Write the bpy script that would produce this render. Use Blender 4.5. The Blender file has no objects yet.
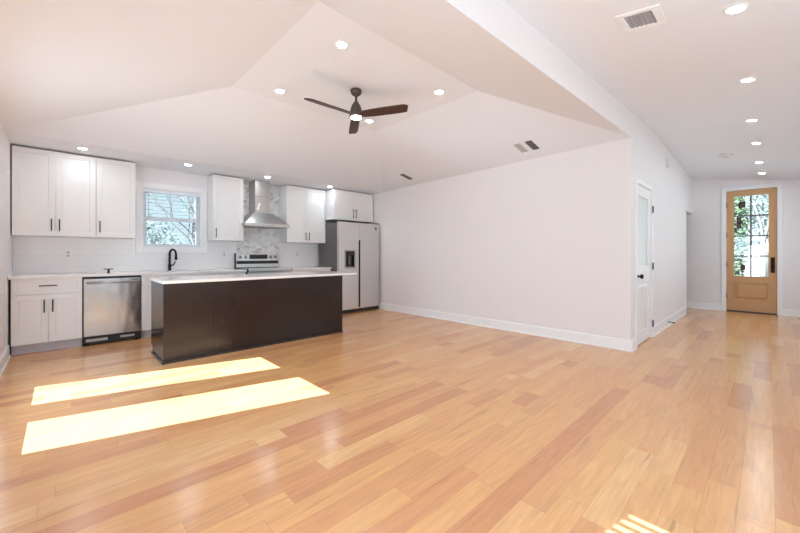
import bpy, bmesh, math, random
from mathutils import Vector, Matrix, Euler
from mathutils.bvhtree import BVHTree

scene = bpy.context.scene
COL = scene.collection
random.seed(7)

# ------------------------------------------------------------------ camera
H = 1.151
cam_d = bpy.data.cameras.new('camera')
cam = bpy.data.objects.new('camera', cam_d)
COL.objects.link(cam)
cam_d.sensor_fit = 'HORIZONTAL'
cam_d.sensor_width = 36.0
cam_d.lens = 353.1 / 800.0 * 36.0
cam_d.shift_y = -(266.5 - 254.55) / 800.0
cam_d.clip_start = 0.02
cam.location = (0, 0, H)
cam.rotation_euler = (math.radians(90), 0, math.radians(46.22 - 90))
scene.camera = cam

# ------------------------------------------------------------------ world, sun, daylight, added fill, exposure
SUN_DIR = Vector((1.0, -0.26, -0.88))
SUN_E = 12.5
SKY_E = 1.0
CAN_E = 66.0
KITCHEN_CAN_E = 54.0
FRENCH_W = 10.5
BLIND_W = 14.0
SIDE_FILL_W = 9.5
HALL_FILL_W = 4.2

wd = bpy.data.worlds.new('sky_world')
scene.world = wd
wd.use_nodes = True
wn = wd.node_tree
wn.nodes.clear()
w_out = wn.nodes.new('ShaderNodeOutputWorld')
w_bg = wn.nodes.new('ShaderNodeBackground')
w_tc = wn.nodes.new('ShaderNodeTexCoord')
w_sep = wn.nodes.new('ShaderNodeSeparateXYZ')
w_rmp = wn.nodes.new('ShaderNodeValToRGB')        # clear sky, paler near the horizon
w_rmp.color_ramp.elements[0].position = 0.0
w_rmp.color_ramp.elements[0].color = (0.30, 0.385, 0.425, 1)
w_rmp.color_ramp.elements[1].position = 0.7
w_rmp.color_ramp.elements[1].color = (0.20, 0.31, 0.42, 1)
w_boost = wn.nodes.new('ShaderNodeValToRGB')         # sky brightened on the front door side, added for the hall floor reflection
w_boost.color_ramp.elements[0].position = 0.72
w_boost.color_ramp.elements[0].color = (0, 0, 0, 1)
w_boost.color_ramp.elements[1].position = 0.92
w_boost.color_ramp.elements[1].color = (1, 1, 1, 1)
w_mix = wn.nodes.new('ShaderNodeMix')
w_mix.data_type = 'RGBA'
w_mix.inputs[7].default_value = (0.46, 0.53, 0.62, 1)
w_bg.inputs['Strength'].default_value = SKY_E
wn.links.new(w_tc.outputs['Generated'], w_sep.inputs[0])
wn.links.new(w_sep.outputs['Z'], w_rmp.inputs[0])
wn.links.new(w_sep.outputs['X'], w_boost.inputs[0])
wn.links.new(w_boost.outputs[0], w_mix.inputs[0])
wn.links.new(w_rmp.outputs[0], w_mix.inputs[6])
wn.links.new(w_mix.outputs[2], w_bg.inputs[0])
wn.links.new(w_bg.outputs[0], w_out.inputs[0])

sun_d = bpy.data.lights.new('sun', 'SUN')
sun_d.energy = SUN_E
sun_d.angle = math.radians(0.3)
sun_d.color = (0.82, 0.92, 1.0)
sun = bpy.data.objects.new('sun', sun_d)
COL.objects.link(sun)
sun.location = (-8, 6, 9)
sun.rotation_euler = SUN_DIR.to_track_quat('-Z', 'Y').to_euler()


def window_fill(name, loc, direction, sx, sy, watts, color=(0.68, 0.86, 1.0)):  # rectangular area lamp added at a window opening as cool fill
    d = bpy.data.lights.new(name, 'AREA')
    d.shape = 'RECTANGLE'
    d.size = sx
    d.size_y = sy
    d.energy = watts
    d.color = color
    o = bpy.data.objects.new(name, d)
    COL.objects.link(o)
    o.location = loc
    o.rotation_euler = Vector(direction).to_track_quat('-Z', 'Y').to_euler()
    return o


window_fill('daylight_glazed_doors', (-0.40, 3.76, 1.1), (1, 0, 0), 1.5, 1.7, FRENCH_W)
window_fill('daylight_blind_window', (-0.36, 0.62, 1.45), (1, 0, 0), 0.7, 1.0, BLIND_W)
for k, (wx, ww) in enumerate(((2.0, SIDE_FILL_W), (5.1, HALL_FILL_W), (8.2, HALL_FILL_W * 1.15))):
    window_fill('added_fill_right_wall', (wx, -0.96, 1.30), (0, 1, 0), 2.2, 1.3, ww, (0.80, 0.91, 1.0))  # added fill lamps along the unseen right wall

scene.view_settings.view_transform = 'Standard'
scene.view_settings.look = 'None'
scene.view_settings.gamma = 1.0
scene.view_settings.use_curve_mapping = False
scene.view_settings.exposure = 1.31
try:
    scene.cycles.blur_glossy = 0.1
    scene.cycles.max_bounces = 14
    scene.cycles.diffuse_bounces = 8
    scene.cycles.sample_clamp_indirect = 8.0
except Exception:
    pass

# ------------------------------------------------------------------ plan dimensions
X0, XW, XD = -0.437, 4.88, 9.79       # left wall, long white wall, front door wall
YR, YH, YK = -1.0, 1.13, 6.49         # right wall, hall wall / header, kitchen wall
SL = 0.165                            # fall of the hall ceiling


XF = 5.86                             # fold of the hall ceiling


def hall_z(x, y):
    fold = 0.125 - 0.0475 * (XF - x) if x < XF else 0.125 * (XD - x) / (XD - XF)
    return 2.77 + SL * (y - YH) + fold


def header_z(x):
    return 2.548 - 0.032 * (XW - x)


# ------------------------------------------------------------------ mesh helpers
def nbm():
    return bmesh.new()


def box(bm, x0, x1, y0, y1, z0, z1, bev=0.0, seg=2):
    if x0 > x1: x0, x1 = x1, x0
    if y0 > y1: y0, y1 = y1, y0
    if z0 > z1: z0, z1 = z1, z0
    vs = [bm.verts.new((x, y, z)) for z in (z0, z1) for y in (y0, y1) for x in (x0, x1)]
    idx = [(0, 2, 3, 1), (4, 5, 7, 6), (0, 1, 5, 4), (2, 6, 7, 3), (0, 4, 6, 2), (1, 3, 7, 5)]
    fs = [bm.faces.new([vs[i] for i in f]) for f in idx]
    if bev > 0:
        es = list({e for f in fs for e in f.edges})
        bmesh.ops.bevel(bm, geom=es, offset=bev, segments=seg, affect='EDGES', profile=0.5)
    return vs


def quad(bm, *pts):
    return bm.faces.new([bm.verts.new(p) for p in pts])


def ring_pts(c, u, v, r, n):
    return [c + u * (r * math.cos(2 * math.pi * k / n)) + v * (r * math.sin(2 * math.pi * k / n)) for k in range(n)]


def tube(bm, pts, rad, n=12, cap=True):
    pts = [Vector(p) for p in pts]
    if not isinstance(rad, (list, tuple)):
        rad = [rad] * len(pts)
    rings = []
    up = None
    for i, p in enumerate(pts):
        if i == 0: t = pts[1] - pts[0]
        elif i == len(pts) - 1: t = pts[-1] - pts[-2]
        else: t = (pts[i + 1] - pts[i - 1])
        t.normalize()
        if up is None:
            a = Vector((0, 0, 1)) if abs(t.z) < 0.9 else Vector((1, 0, 0))
            u = t.cross(a).normalized()
        else:
            u = (up - t * up.dot(t)).normalized()
        up = u
        v = t.cross(u)
        rings.append([bm.verts.new(q) for q in ring_pts(p, u, v, rad[i], n)])
    for a, b in zip(rings[:-1], rings[1:]):
        for k in range(n):
            f = bm.faces.new((a[k], a[(k + 1) % n], b[(k + 1) % n], b[k]))
            f.smooth = True
    if cap:
        bm.faces.new(list(reversed(rings[0])))
        bm.faces.new(rings[-1])


def lathe(bm, prof, c=(0, 0, 0), n=32, axis='Z', smooth=True):
    """prof: list of (radius, height)"""
    c = Vector(c)
    def P(r, h, k):
        a = 2 * math.pi * k / n
        if axis == 'Z': return c + Vector((r * math.cos(a), r * math.sin(a), h))
        if axis == 'Y': return c + Vector((r * math.cos(a), h, r * math.sin(a)))
        return c + Vector((h, r * math.cos(a), r * math.sin(a)))
    rings = []
    for r, h in prof:
        if r < 1e-6:
            rings.append([bm.verts.new(P(0, h, 0))])
        else:
            rings.append([bm.verts.new(P(r, h, k)) for k in range(n)])
    for a, b in zip(rings[:-1], rings[1:]):
        for k in range(n):
            k2 = (k + 1) % n
            if len(a) == 1 and len(b) == 1: continue
            if len(a) == 1: f = bm.faces.new((a[0], b[k2], b[k]))
            elif len(b) == 1: f = bm.faces.new((a[k], a[k2], b[0]))
            else: f = bm.faces.new((a[k], a[k2], b[k2], b[k]))
            f.smooth = smooth
    return rings


def hexa(bm, lo, hi):
    """frustum-like solid from two quads given in the same winding"""
    a = [bm.verts.new(p) for p in lo]
    b = [bm.verts.new(p) for p in hi]
    bm.faces.new(list(reversed(a)))
    bm.faces.new(b)
    for k in range(4):
        bm.faces.new((a[k], a[(k + 1) % 4], b[(k + 1) % 4], b[k]))


def root_of(o):
    while o.parent: o = o.parent
    return o


def obj(name, bm, mat, parent=None, local=False, recalc=True):
    if recalc:
        bmesh.ops.recalc_face_normals(bm, faces=bm.faces)
    if parent is not None and not local:
        bmesh.ops.translate(bm, verts=bm.verts, vec=-root_of(parent).location)
    me = bpy.data.meshes.new(name)
    bm.to_mesh(me)
    bm.free()
    for m in (mat if isinstance(mat, (list, tuple)) else [mat]):
        me.materials.append(m)
    o = bpy.data.objects.new(name, me)
    COL.objects.link(o)
    if parent is not None:
        o.parent = parent
    return o


def tag(o, label, cat, group=None, kind=None):
    o['label'] = label
    if cat: o['category'] = cat
    if group: o['group'] = group
    if kind: o['kind'] = kind
    return o


def thing(name, label, cat, loc=(0, 0, 0), group=None, kind=None):
    o = bpy.data.objects.new(name, None)
    o.empty_display_size = 0.1
    COL.objects.link(o)
    o.location = loc
    return tag(o, label, cat, group, kind)


def struct(name, bm, mat, label, cat, parent=None):
    o = obj(name, bm, mat, parent)
    if parent is None:
        tag(o, label, cat, kind='structure')
    return o


# ------------------------------------------------------------------ materials
def lin(c):
    return tuple(((v / 255) / 12.92 if v / 255 <= 0.04045 else ((v / 255 + 0.055) / 1.055) ** 2.4) for v in c) + (1.0,)


def new_mat(name):
    m = bpy.data.materials.new(name)
    m.use_nodes = True
    nt = m.node_tree
    return m, nt, nt.nodes['Principled BSDF']


def N(nt, typ, **kw):
    n = nt.nodes.new(typ)
    for k, v in kw.items():
        setattr(n, k, v)
    return n


def math_n(nt, op, a, b=None, c=None):
    n = nt.nodes.new('ShaderNodeMath')
    n.operation = op
    for i, v in enumerate((a, b, c)):
        if v is None: continue
        if isinstance(v, (int, float)): n.inputs[i].default_value = v
        else: nt.links.new(v, n.inputs[i])
    return n.outputs[0]


def plain(name, color, rough=0.5, metal=0.0, coat=0.0, noise=0.02, nscale=6.0, bump=0.0, bscale=80.0, spec=0.5):
    """principled paint / metal with faint procedural variation in its own colour"""
    m, nt, b = new_mat(name)
    c = color if len(color) == 4 else tuple(color) + (1,)
    b.inputs['Roughness'].default_value = rough
    b.inputs['Metallic'].default_value = metal
    b.inputs['Coat Weight'].default_value = coat
    b.inputs['Specular IOR Level'].default_value = spec
    geo = N(nt, 'ShaderNodeNewGeometry')
    nz = N(nt, 'ShaderNodeTexNoise')
    nz.inputs['Scale'].default_value = nscale
    nz.inputs['Detail'].default_value = 3
    nt.links.new(geo.outputs['Position'], nz.inputs['Vector'])
    mix = N(nt, 'ShaderNodeMix', data_type='RGBA')
    mix.inputs[6].default_value = tuple(max(0, v * (1 - noise)) for v in c[:3]) + (1,)
    mix.inputs[7].default_value = tuple(min(1, v * (1 + noise)) for v in c[:3]) + (1,)
    nt.links.new(nz.outputs['Fac'], mix.inputs[0])
    nt.links.new(mix.outputs[2], b.inputs['Base Color'])
    if bump > 0:
        n2 = N(nt, 'ShaderNodeTexNoise')
        n2.inputs['Scale'].default_value = bscale
        n2.inputs['Detail'].default_value = 2
        nt.links.new(geo.outputs['Position'], n2.inputs['Vector'])
        bp = N(nt, 'ShaderNodeBump')
        bp.inputs['Strength'].default_value = bump
        bp.inputs['Distance'].default_value = 0.01
        nt.links.new(n2.outputs['Fac'], bp.inputs['Height'])
        nt.links.new(bp.outputs[0], b.inputs['Normal'])
    return m


def emission(name, color, strength):
    m, nt, b = new_mat(name)
    nt.nodes.remove(b)
    e = N(nt, 'ShaderNodeEmission')
    e.inputs[0].default_value = tuple(color) + (1,)
    e.inputs[1].default_value = strength
    nt.links.new(e.outputs[0], nt.nodes['Material Output'].inputs[0])
    return m


def glass(name, tint=(0.96, 0.98, 0.98), refl=0.06):
    m, nt, b = new_mat(name)
    nt.nodes.remove(b)
    t = N(nt, 'ShaderNodeBsdfTransparent')
    t.inputs[0].default_value = tuple(tint) + (1,)
    g = N(nt, 'ShaderNodeBsdfGlossy')
    g.inputs['Roughness'].default_value = 0.02
    fr = N(nt, 'ShaderNodeFresnel')
    fr.inputs[0].default_value = 1.35
    mx = N(nt, 'ShaderNodeMixShader')
    nt.links.new(fr.outputs[0], mx.inputs[0])
    nt.links.new(t.outputs[0], mx.inputs[1])
    nt.links.new(g.outputs[0], mx.inputs[2])
    nt.links.new(mx.outputs[0], nt.nodes['Material Output'].inputs[0])
    return m


def floor_mat():
    m, nt, b = new_mat('maple_floorboards')
    L = nt.links.new
    geo = N(nt, 'ShaderNodeNewGeometry')
    sep = N(nt, 'ShaderNodeSeparateXYZ')
    L(geo.outputs['Position'], sep.inputs[0])
    W, LEN = 0.118, 1.25
    yy = math_n(nt, 'DIVIDE', math_n(nt, 'ADD', sep.outputs['Y'], 0.02), W)
    row = math_n(nt, 'FLOOR', yy)
    fy = math_n(nt, 'FRACT', yy)
    wr = N(nt, 'ShaderNodeTexWhiteNoise', noise_dimensions='1D')
    L(row, wr.inputs['W'])
    uu = math_n(nt, 'ADD', math_n(nt, 'DIVIDE', sep.outputs['X'], LEN), math_n(nt, 'MULTIPLY', wr.outputs['Value'], 7.31))
    col0 = math_n(nt, 'FLOOR', uu)
    fx0 = math_n(nt, 'FRACT', uu)
    # every other board is cut once at a random place so lengths vary
    cmb0 = N(nt, 'ShaderNodeCombineXYZ')
    L(row, cmb0.inputs[0]); L(col0, cmb0.inputs[1]); cmb0.inputs[2].default_value = 3.7
    wc = N(nt, 'ShaderNodeTexWhiteNoise', noise_dimensions='3D')
    L(cmb0.outputs[0], wc.inputs['Vector'])
    cut = math_n(nt, 'ADD', math_n(nt, 'MULTIPLY', wc.outputs['Value'], 1.1), 0.25)
    side = math_n(nt, 'GREATER_THAN', fx0, cut)
    col = math_n(nt, 'ADD', col0, math_n(nt, 'MULTIPLY', side, 0.5))
    cmb = N(nt, 'ShaderNodeCombineXYZ')
    L(row, cmb.inputs[0]); L(col, cmb.inputs[1])
    wn_ = N(nt, 'ShaderNodeTexWhiteNoise', noise_dimensions='3D')
    L(cmb.outputs[0], wn_.inputs['Vector'])
    ramp = N(nt, 'ShaderNodeValToRGB')
    cr = ramp.color_ramp
    cr.interpolation = 'LINEAR'
    stops = [(0.0, (0.60, 0.265, 0.120)), (0.09, (0.63, 0.290, 0.130)), (0.20, (0.705, 0.355, 0.155)),
             (0.5, (0.735, 0.380, 0.158)), (0.82, (0.76, 0.412, 0.172)), (0.95, (0.80, 0.47, 0.215)), (1.0, (0.71, 0.340, 0.140))]
    cr.elements[0].position = stops[0][0]; cr.elements[0].color = stops[0][1] + (1,)
    cr.elements[1].position = 1.0; cr.elements[1].color = stops[-1][1] + (1,)
    for p, c in stops[1:-1]:
        e = cr.elements.new(p); e.color = c + (1,)
    L(wn_.outputs['Value'], ramp.inputs[0])
    # grain, offset per board
    off = N(nt, 'ShaderNodeVectorMath', operation='MULTIPLY')
    L(wn_.outputs['Color'], off.inputs[0]); off.inputs[1].default_value = (37, 23, 11)
    pv = N(nt, 'ShaderNodeVectorMath', operation='MULTIPLY')
    L(geo.outputs['Position'], pv.inputs[0]); pv.inputs[1].default_value = (1.0, 11.0, 1.0)
    ad = N(nt, 'ShaderNodeVectorMath', operation='ADD')
    L(pv.outputs[0], ad.inputs[0]); L(off.outputs[0], ad.inputs[1])
    g1 = N(nt, 'ShaderNodeTexNoise')
    g1.inputs['Scale'].default_value = 2.6; g1.inputs['Detail'].default_value = 6
    g1.inputs['Roughness'].default_value = 0.6; g1.inputs['Distortion'].default_value = 1.2
    L(ad.outputs[0], g1.inputs['Vector'])
    gr = N(nt, 'ShaderNodeMapRange')
    gr.inputs[1].default_value = 0.3; gr.inputs[2].default_value = 0.7
    gr.inputs[3].default_value = 0.86; gr.inputs[4].default_value = 1.08
    L(g1.outputs['Fac'], gr.inputs[0])
    # sparse dark mineral streaks
    pv2 = N(nt, 'ShaderNodeVectorMath', operation='MULTIPLY')
    L(geo.outputs['Position'], pv2.inputs[0]); pv2.inputs[1].default_value = (1.6, 26.0, 1.0)
    ad2 = N(nt, 'ShaderNodeVectorMath', operation='ADD')
    L(pv2.outputs[0], ad2.inputs[0]); L(off.outputs[0], ad2.inputs[1])
    g2 = N(nt, 'ShaderNodeTexNoise')
    g2.inputs['Scale'].default_value = 1.0; g2.inputs['Detail'].default_value = 4; g2.inputs['Distortion'].default_value = 0.8
    L(ad2.outputs[0], g2.inputs['Vector'])
    st = N(nt, 'ShaderNodeMapRange')
    st.inputs[1].default_value = 0.62; st.inputs[2].default_value = 0.74
    st.inputs[3].default_value = 1.0; st.inputs[4].default_value = 0.72
    L(g2.outputs['Fac'], st.inputs[0])
    # seams
    sy = math_n(nt, 'MINIMUM', fy, math_n(nt, 'SUBTRACT', 1.0, fy))
    s1 = math_n(nt, 'LESS_THAN', sy, 0.009)
    sx = math_n(nt, 'MINIMUM', fx0, math_n(nt, 'SUBTRACT', 1.0, fx0))
    sx2 = math_n(nt, 'ABSOLUTE', math_n(nt, 'SUBTRACT', fx0, cut))
    s2 = math_n(nt, 'LESS_THAN', math_n(nt, 'MINIMUM', sx, sx2), 0.0011)
    seam = math_n(nt, 'MAXIMUM', s1, s2)
    sd = math_n(nt, 'SUBTRACT', 1.0, math_n(nt, 'MULTIPLY', seam, 0.22))
    tot = math_n(nt, 'MULTIPLY', math_n(nt, 'MULTIPLY', gr.outputs[0], st.outputs[0]), sd)
    mul = N(nt, 'ShaderNodeVectorMath', operation='SCALE')
    L(ramp.outputs[0], mul.inputs[0]); L(tot, mul.inputs['Scale'])
    L(mul.outputs[0], b.inputs['Base Color'])
    b.inputs['Roughness'].default_value = 0.20
    b.inputs['Specular IOR Level'].default_value = 1.0
    bp = N(nt, 'ShaderNodeBump')
    bp.inputs['Strength'].default_value = 0.04
    bp.inputs['Distance'].default_value = 0.002
    L(math_n(nt, 'ADD', g1.outputs['Fac'], math_n(nt, 'MULTIPLY', seam, -1.0)), bp.inputs['Height'])
    L(bp.outputs[0], b.inputs['Normal'])
    return m


def wood(name, c_lo, c_hi, rough, axis='Z', coat=0.0, scale=3.0, stretch=14.0):
    m, nt, b = new_mat(name)
    geo = N(nt, 'ShaderNodeNewGeometry')
    pv = N(nt, 'ShaderNodeVectorMath', operation='MULTIPLY')
    s = {'X': (1, stretch, stretch), 'Y': (stretch, 1, stretch), 'Z': (stretch, stretch, 1)}[axis]
    pv.inputs[1].default_value = s
    nt.links.new(geo.outputs['Position'], pv.inputs[0])
    nz = N(nt, 'ShaderNodeTexNoise')
    nz.inputs['Scale'].default_value = scale
    nz.inputs['Detail'].default_value = 5
    nz.inputs['Distortion'].default_value = 0.7
    nt.links.new(pv.outputs[0], nz.inputs['Vector'])
    mix = N(nt, 'ShaderNodeMix', data_type='RGBA')
    mix.inputs[6].default_value = tuple(c_lo) + (1,)
    mix.inputs[7].default_value = tuple(c_hi) + (1,)
    nt.links.new(nz.outputs['Fac'], mix.inputs[0])
    nt.links.new(mix.outputs[2], b.inputs['Base Color'])
    b.inputs['Roughness'].default_value = rough
    b.inputs['Coat Weight'].default_value = coat
    return m


def steel(name, color, rough, wave=0.0, axis='X'):
    m, nt, b = new_mat(name)
    b.inputs['Base Color'].default_value = tuple(color) + (1,)
    b.inputs['Metallic'].default_value = 1.0
    geo = N(nt, 'ShaderNodeNewGeometry')
    pv = N(nt, 'ShaderNodeVectorMath', operation='MULTIPLY')
    pv.inputs[1].default_value = (2, 2, 180) if axis == 'X' else (180, 180, 2)
    nt.links.new(geo.outputs['Position'], pv.inputs[0])
    nz = N(nt, 'ShaderNodeTexNoise')
    nz.inputs['Scale'].default_value = 1.0
    nt.links.new(pv.outputs[0], nz.inputs['Vector'])
    mr = N(nt, 'ShaderNodeMapRange')
    mr.inputs[3].default_value = rough - 0.015
    mr.inputs[4].default_value = rough + 0.025
    nt.links.new(nz.outputs['Fac'], mr.inputs[0])
    nt.links.new(mr.outputs[0], b.inputs['Roughness'])
    if wave > 0:
        pw = N(nt, 'ShaderNodeVectorMath', operation='MULTIPLY')
        pw.inputs[1].default_value = (4.0, 4.0, 1.4)
        nt.links.new(geo.outputs['Position'], pw.inputs[0])
        n2 = N(nt, 'ShaderNodeTexNoise')
        n2.inputs['Scale'].default_value = 1.5
        n2.inputs['Detail'].default_value = 1
        nt.links.new(pw.outputs[0], n2.inputs['Vector'])
        bp = N(nt, 'ShaderNodeBump')
        bp.inputs['Strength'].default_value = wave
        bp.inputs['Distance'].default_value = 0.05
        nt.links.new(n2.outputs['Fac'], bp.inputs['Height'])
        nt.links.new(bp.outputs[0], b.inputs['Normal'])
    return m


def subway_mat():
    m, nt, b = new_mat('white_subway_tile')
    geo = N(nt, 'ShaderNodeNewGeometry')
    sep = N(nt, 'ShaderNodeSeparateXYZ')
    cmb = N(nt, 'ShaderNodeCombineXYZ')
    nt.links.new(geo.outputs['Position'], sep.inputs[0])
    nt.links.new(sep.outputs['X'], cmb.inputs[0])
    nt.links.new(sep.outputs['Z'], cmb.inputs[1])
    br = N(nt, 'ShaderNodeTexBrick')
    br.inputs['Color1'].default_value = (0.80, 0.785, 0.785, 1)
    br.inputs['Color2'].default_value = (0.785, 0.77, 0.77, 1)
    br.inputs['Mortar'].default_value = (0.74, 0.725, 0.72, 1)
    br.inputs['Scale'].default_value = 1.0
    br.inputs['Brick Width'].default_value = 0.30
    br.inputs['Row Height'].default_value = 0.076
    br.inputs['Mortar Size'].default_value = 0.003
    nt.links.new(cmb.outputs[0], br.inputs['Vector'])
    nt.links.new(br.outputs['Color'], b.inputs['Base Color'])
    b.inputs['Roughness'].default_value = 0.18
    bp = N(nt, 'ShaderNodeBump')
    bp.inputs['Strength'].default_value = 0.3
    bp.inputs['Distance'].default_value = 0.002
    bp.invert = True
    nt.links.new(br.outputs['Fac'], bp.inputs['Height'])
    nt.links.new(bp.outputs[0], b.inputs['Normal'])
    return m


def mosaic_mat():
    """hexagon-like marble mosaic"""
    m, nt, b = new_mat('marble_mosaic')
    L = nt.links.new
    geo = N(nt, 'ShaderNodeNewGeometry')
    sep = N(nt, 'ShaderNodeSeparateXYZ')
    L(geo.outputs['Position'], sep.inputs[0])
    # staggered lattice: voronoi with small randomness
    zz = math_n(nt, 'DIVIDE', sep.outputs['Z'], 0.0476)
    xx = math_n(nt, 'DIVIDE', sep.outputs['X'], 0.055)
    sh = math_n(nt, 'MULTIPLY', math_n(nt, 'MODULO', math_n(nt, 'FLOOR', zz), 2.0), 0.5)
    cmb = N(nt, 'ShaderNodeCombineXYZ')
    L(math_n(nt, 'ADD', xx, sh), cmb.inputs[0]); L(zz, cmb.inputs[1])
    vo = N(nt, 'ShaderNodeTexVoronoi', voronoi_dimensions='2D')
    vo.inputs['Scale'].default_value = 1.0
    vo.inputs['Randomness'].default_value = 0.12
    L(cmb.outputs[0], vo.inputs['Vector'])
    sc = N(nt, 'ShaderNodeSeparateColor')
    L(vo.outputs['Color'], sc.inputs[0])
    rp = N(nt, 'ShaderNodeValToRGB')
    cr = rp.color_ramp
    cr.elements[0].position = 0.0; cr.elements[0].color = (0.47, 0.465, 0.465, 1)
    cr.elements[1].position = 1.0; cr.elements[1].color = (0.83, 0.81, 0.79, 1)
    e = cr.elements.new(0.14); e.color = (0.64, 0.63, 0.625, 1)
    e = cr.elements.new(0.30); e.color = (0.76, 0.745, 0.735, 1)
    L(sc.outputs[0], rp.inputs[0])
    nz = N(nt, 'ShaderNodeTexNoise')
    nz.inputs['Scale'].default_value = 9; nz.inputs['Detail'].default_value = 5; nz.inputs['Distortion'].default_value = 1.5
    L(geo.outputs['Position'], nz.inputs['Vector'])
    mr = N(nt, 'ShaderNodeMapRange')
    mr.inputs[1].default_value = 0.3; mr.inputs[2].default_value = 0.7
    mr.inputs[3].default_value = 0.84; mr.inputs[4].default_value = 1.05
    L(nz.outputs['Fac'], mr.inputs[0])
    sca = N(nt, 'ShaderNodeVectorMath', operation='SCALE')
    L(rp.outputs[0], sca.inputs[0]); L(mr.outputs[0], sca.inputs['Scale'])
    L(sca.outputs[0], b.inputs['Base Color'])
    b.inputs['Roughness'].default_value = 0.25
    return m


def leaf_mat(name, c1, c2):
    m, nt, b = new_mat(name)
    geo = N(nt, 'ShaderNodeNewGeometry')
    rp = N(nt, 'ShaderNodeMix', data_type='RGBA')
    rp.inputs[6].default_value = tuple(c1) + (1,)
    rp.inputs[7].default_value = tuple(c2) + (1,)
    nt.links.new(geo.outputs['Random Per Island'], rp.inputs[0])
    nt.links.new(rp.outputs[2], b.inputs['Base Color'])
    b.inputs['Roughness'].default_value = 0.6
    return m


M = {}
M['wall'] = plain('white_wall_paint', (0.80, 0.775, 0.785), 0.65, noise=0.006, nscale=1.5)
M['ceil'] = plain('white_ceiling_paint', (0.795, 0.815, 0.86), 0.75, noise=0.006, nscale=1.2)
M['trim'] = plain('white_trim_paint', (0.84, 0.84, 0.85), 0.35, noise=0.006)
M['cab'] = plain('white_cabinet_paint', (0.81, 0.805, 0.805), 0.38, noise=0.006)
M['toe'] = plain('grey_toe_kick', (0.52, 0.51, 0.54), 0.5)
M['floor'] = floor_mat()
M['quartz'] = plain('white_quartz', (0.84, 0.82, 0.81), 0.15, noise=0.03, nscale=12)
M['steel'] = steel('brushed_stainless', (0.54, 0.53, 0.52), 0.32, axis='X')
M['fridge_steel'] = steel('fridge_stainless', (0.70, 0.695, 0.69), 0.38, axis='Z')
M['film_steel'] = steel('stainless_under_film', (0.44, 0.455, 0.475), 0.26, wave=0.22)
M['grey_side'] = plain('grey_appliance_side', (0.125, 0.115, 0.113), 0.45)
M['black'] = plain('black_metal', (0.004, 0.0038, 0.0036), 0.4, spec=0.3)
M['black_plastic'] = plain('black_plastic', (0.015, 0.015, 0.016), 0.5)
M['black_panel'] = plain('black_panel', (0.012, 0.012, 0.013), 0.45)
M['black_glass'] = plain('black_glass', (0.008, 0.008, 0.009), 0.06, coat=0.3)
M['grey_plastic'] = plain('light_grey_plastic', (0.42, 0.42, 0.43), 0.4)
M['island'] = wood('espresso_stained_panel', (0.013, 0.0055, 0.003), (0.025, 0.011, 0.006), 0.22, axis='Z', coat=0.08)
M['island'].node_tree.nodes['Principled BSDF'].inputs['Specular IOR Level'].default_value = 0.38
M['island_base'] = plain('dark_shoe_moulding', (0.03, 0.022, 0.02), 0.35)
M['oak'] = wood('oak_door', (0.47, 0.245, 0.105), (0.64, 0.37, 0.175), 0.45, axis='Z')
M['blade'] = wood('walnut_blade', (0.030, 0.014, 0.010), (0.075, 0.034, 0.022), 0.45, axis='X', stretch=8)
M['bronze'] = plain('dark_bronze', (0.085, 0.066, 0.052), 0.45, metal=0.3)
M['subway'] = subway_mat()
M['mosaic'] = mosaic_mat()
M['glass'] = glass('clear_glass')
M['frost'] = plain('frosted_glass', (0.72, 0.76, 0.765), 0.35, spec=0.4)
M['lens'] = emission('lamp_lens', (0.76, 0.91, 1.0), CAN_E)
M['kitchen_lens'] = emission('kitchen_lamp_lens', (0.80, 0.92, 1.0), KITCHEN_CAN_E)
M['fan_lens'] = emission('fan_lamp_lens', (1.0, 0.97, 0.93), 12.0)
M['vinyl'] = plain('white_vinyl', (0.80, 0.82, 0.86), 0.35)
M['blind'] = plain('blind_slats', (0.74, 0.80, 0.86), 0.5)
M['plate'] = plain('white_plastic_plate', (0.78, 0.77, 0.77), 0.4)
M['louver'] = plain('grey_louvers', (0.42, 0.42, 0.45), 0.5)
M['dark_louver'] = plain('dark_louvers', (0.13, 0.125, 0.125), 0.5)
M['pale_louver'] = plain('pale_louvers', (0.50, 0.50, 0.50), 0.5)
M['reflection_white'] = plain('white_reflection', (0.88, 0.87, 0.84), 0.7)  # white for the reflection painted on the hood chimney
M['label_brown'] = plain('brown_label', (0.035, 0.024, 0.020), 0.6)
M['label_red'] = plain('red_label', (0.13, 0.06, 0.05), 0.6)
M['bark'] = wood('bark', (0.15, 0.14, 0.13), (0.24, 0.225, 0.21), 0.9, axis='Z', scale=5)
M['leaf'] = leaf_mat('green_leaves', (0.045, 0.085, 0.035), (0.15, 0.21, 0.11))
M['leaf2'] = leaf_mat('grey_green_leaves', (0.08, 0.11, 0.09), (0.17, 0.21, 0.175))
M['grass'] = plain('dry_lawn', (0.21, 0.20, 0.17), 0.95, noise=0.35, nscale=3)
M['siding'] = plain('pale_siding', (0.48, 0.48, 0.48), 0.6)
M['roof'] = plain('grey_shingle', (0.12, 0.12, 0.13), 0.85, noise=0.2, nscale=9)
M['concrete'] = plain('concrete', (0.30, 0.30, 0.31), 0.85, noise=0.1)


# ------------------------------------------------------------------ room shell
def wall_x(bm, xa, xb, y0, y1, z0, z1, holes):
    """wall lying in a plane of constant x, holes = (ya, yb, za, zb)"""
    ys = sorted({y0, y1} | {h[0] for h in holes} | {h[1] for h in holes})
    for a, b in zip(ys[:-1], ys[1:]):
        hs = sorted([(h[2], h[3]) for h in holes if h[0] <= a + 1e-6 and h[1] >= b - 1e-6])
        z = z0
        for p, q in hs:
            if p > z + 1e-6: box(bm, xa, xb, a, b, z, p)
            z = q
        if z < z1 - 1e-6: box(bm, xa, xb, a, b, z, z1)


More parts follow.
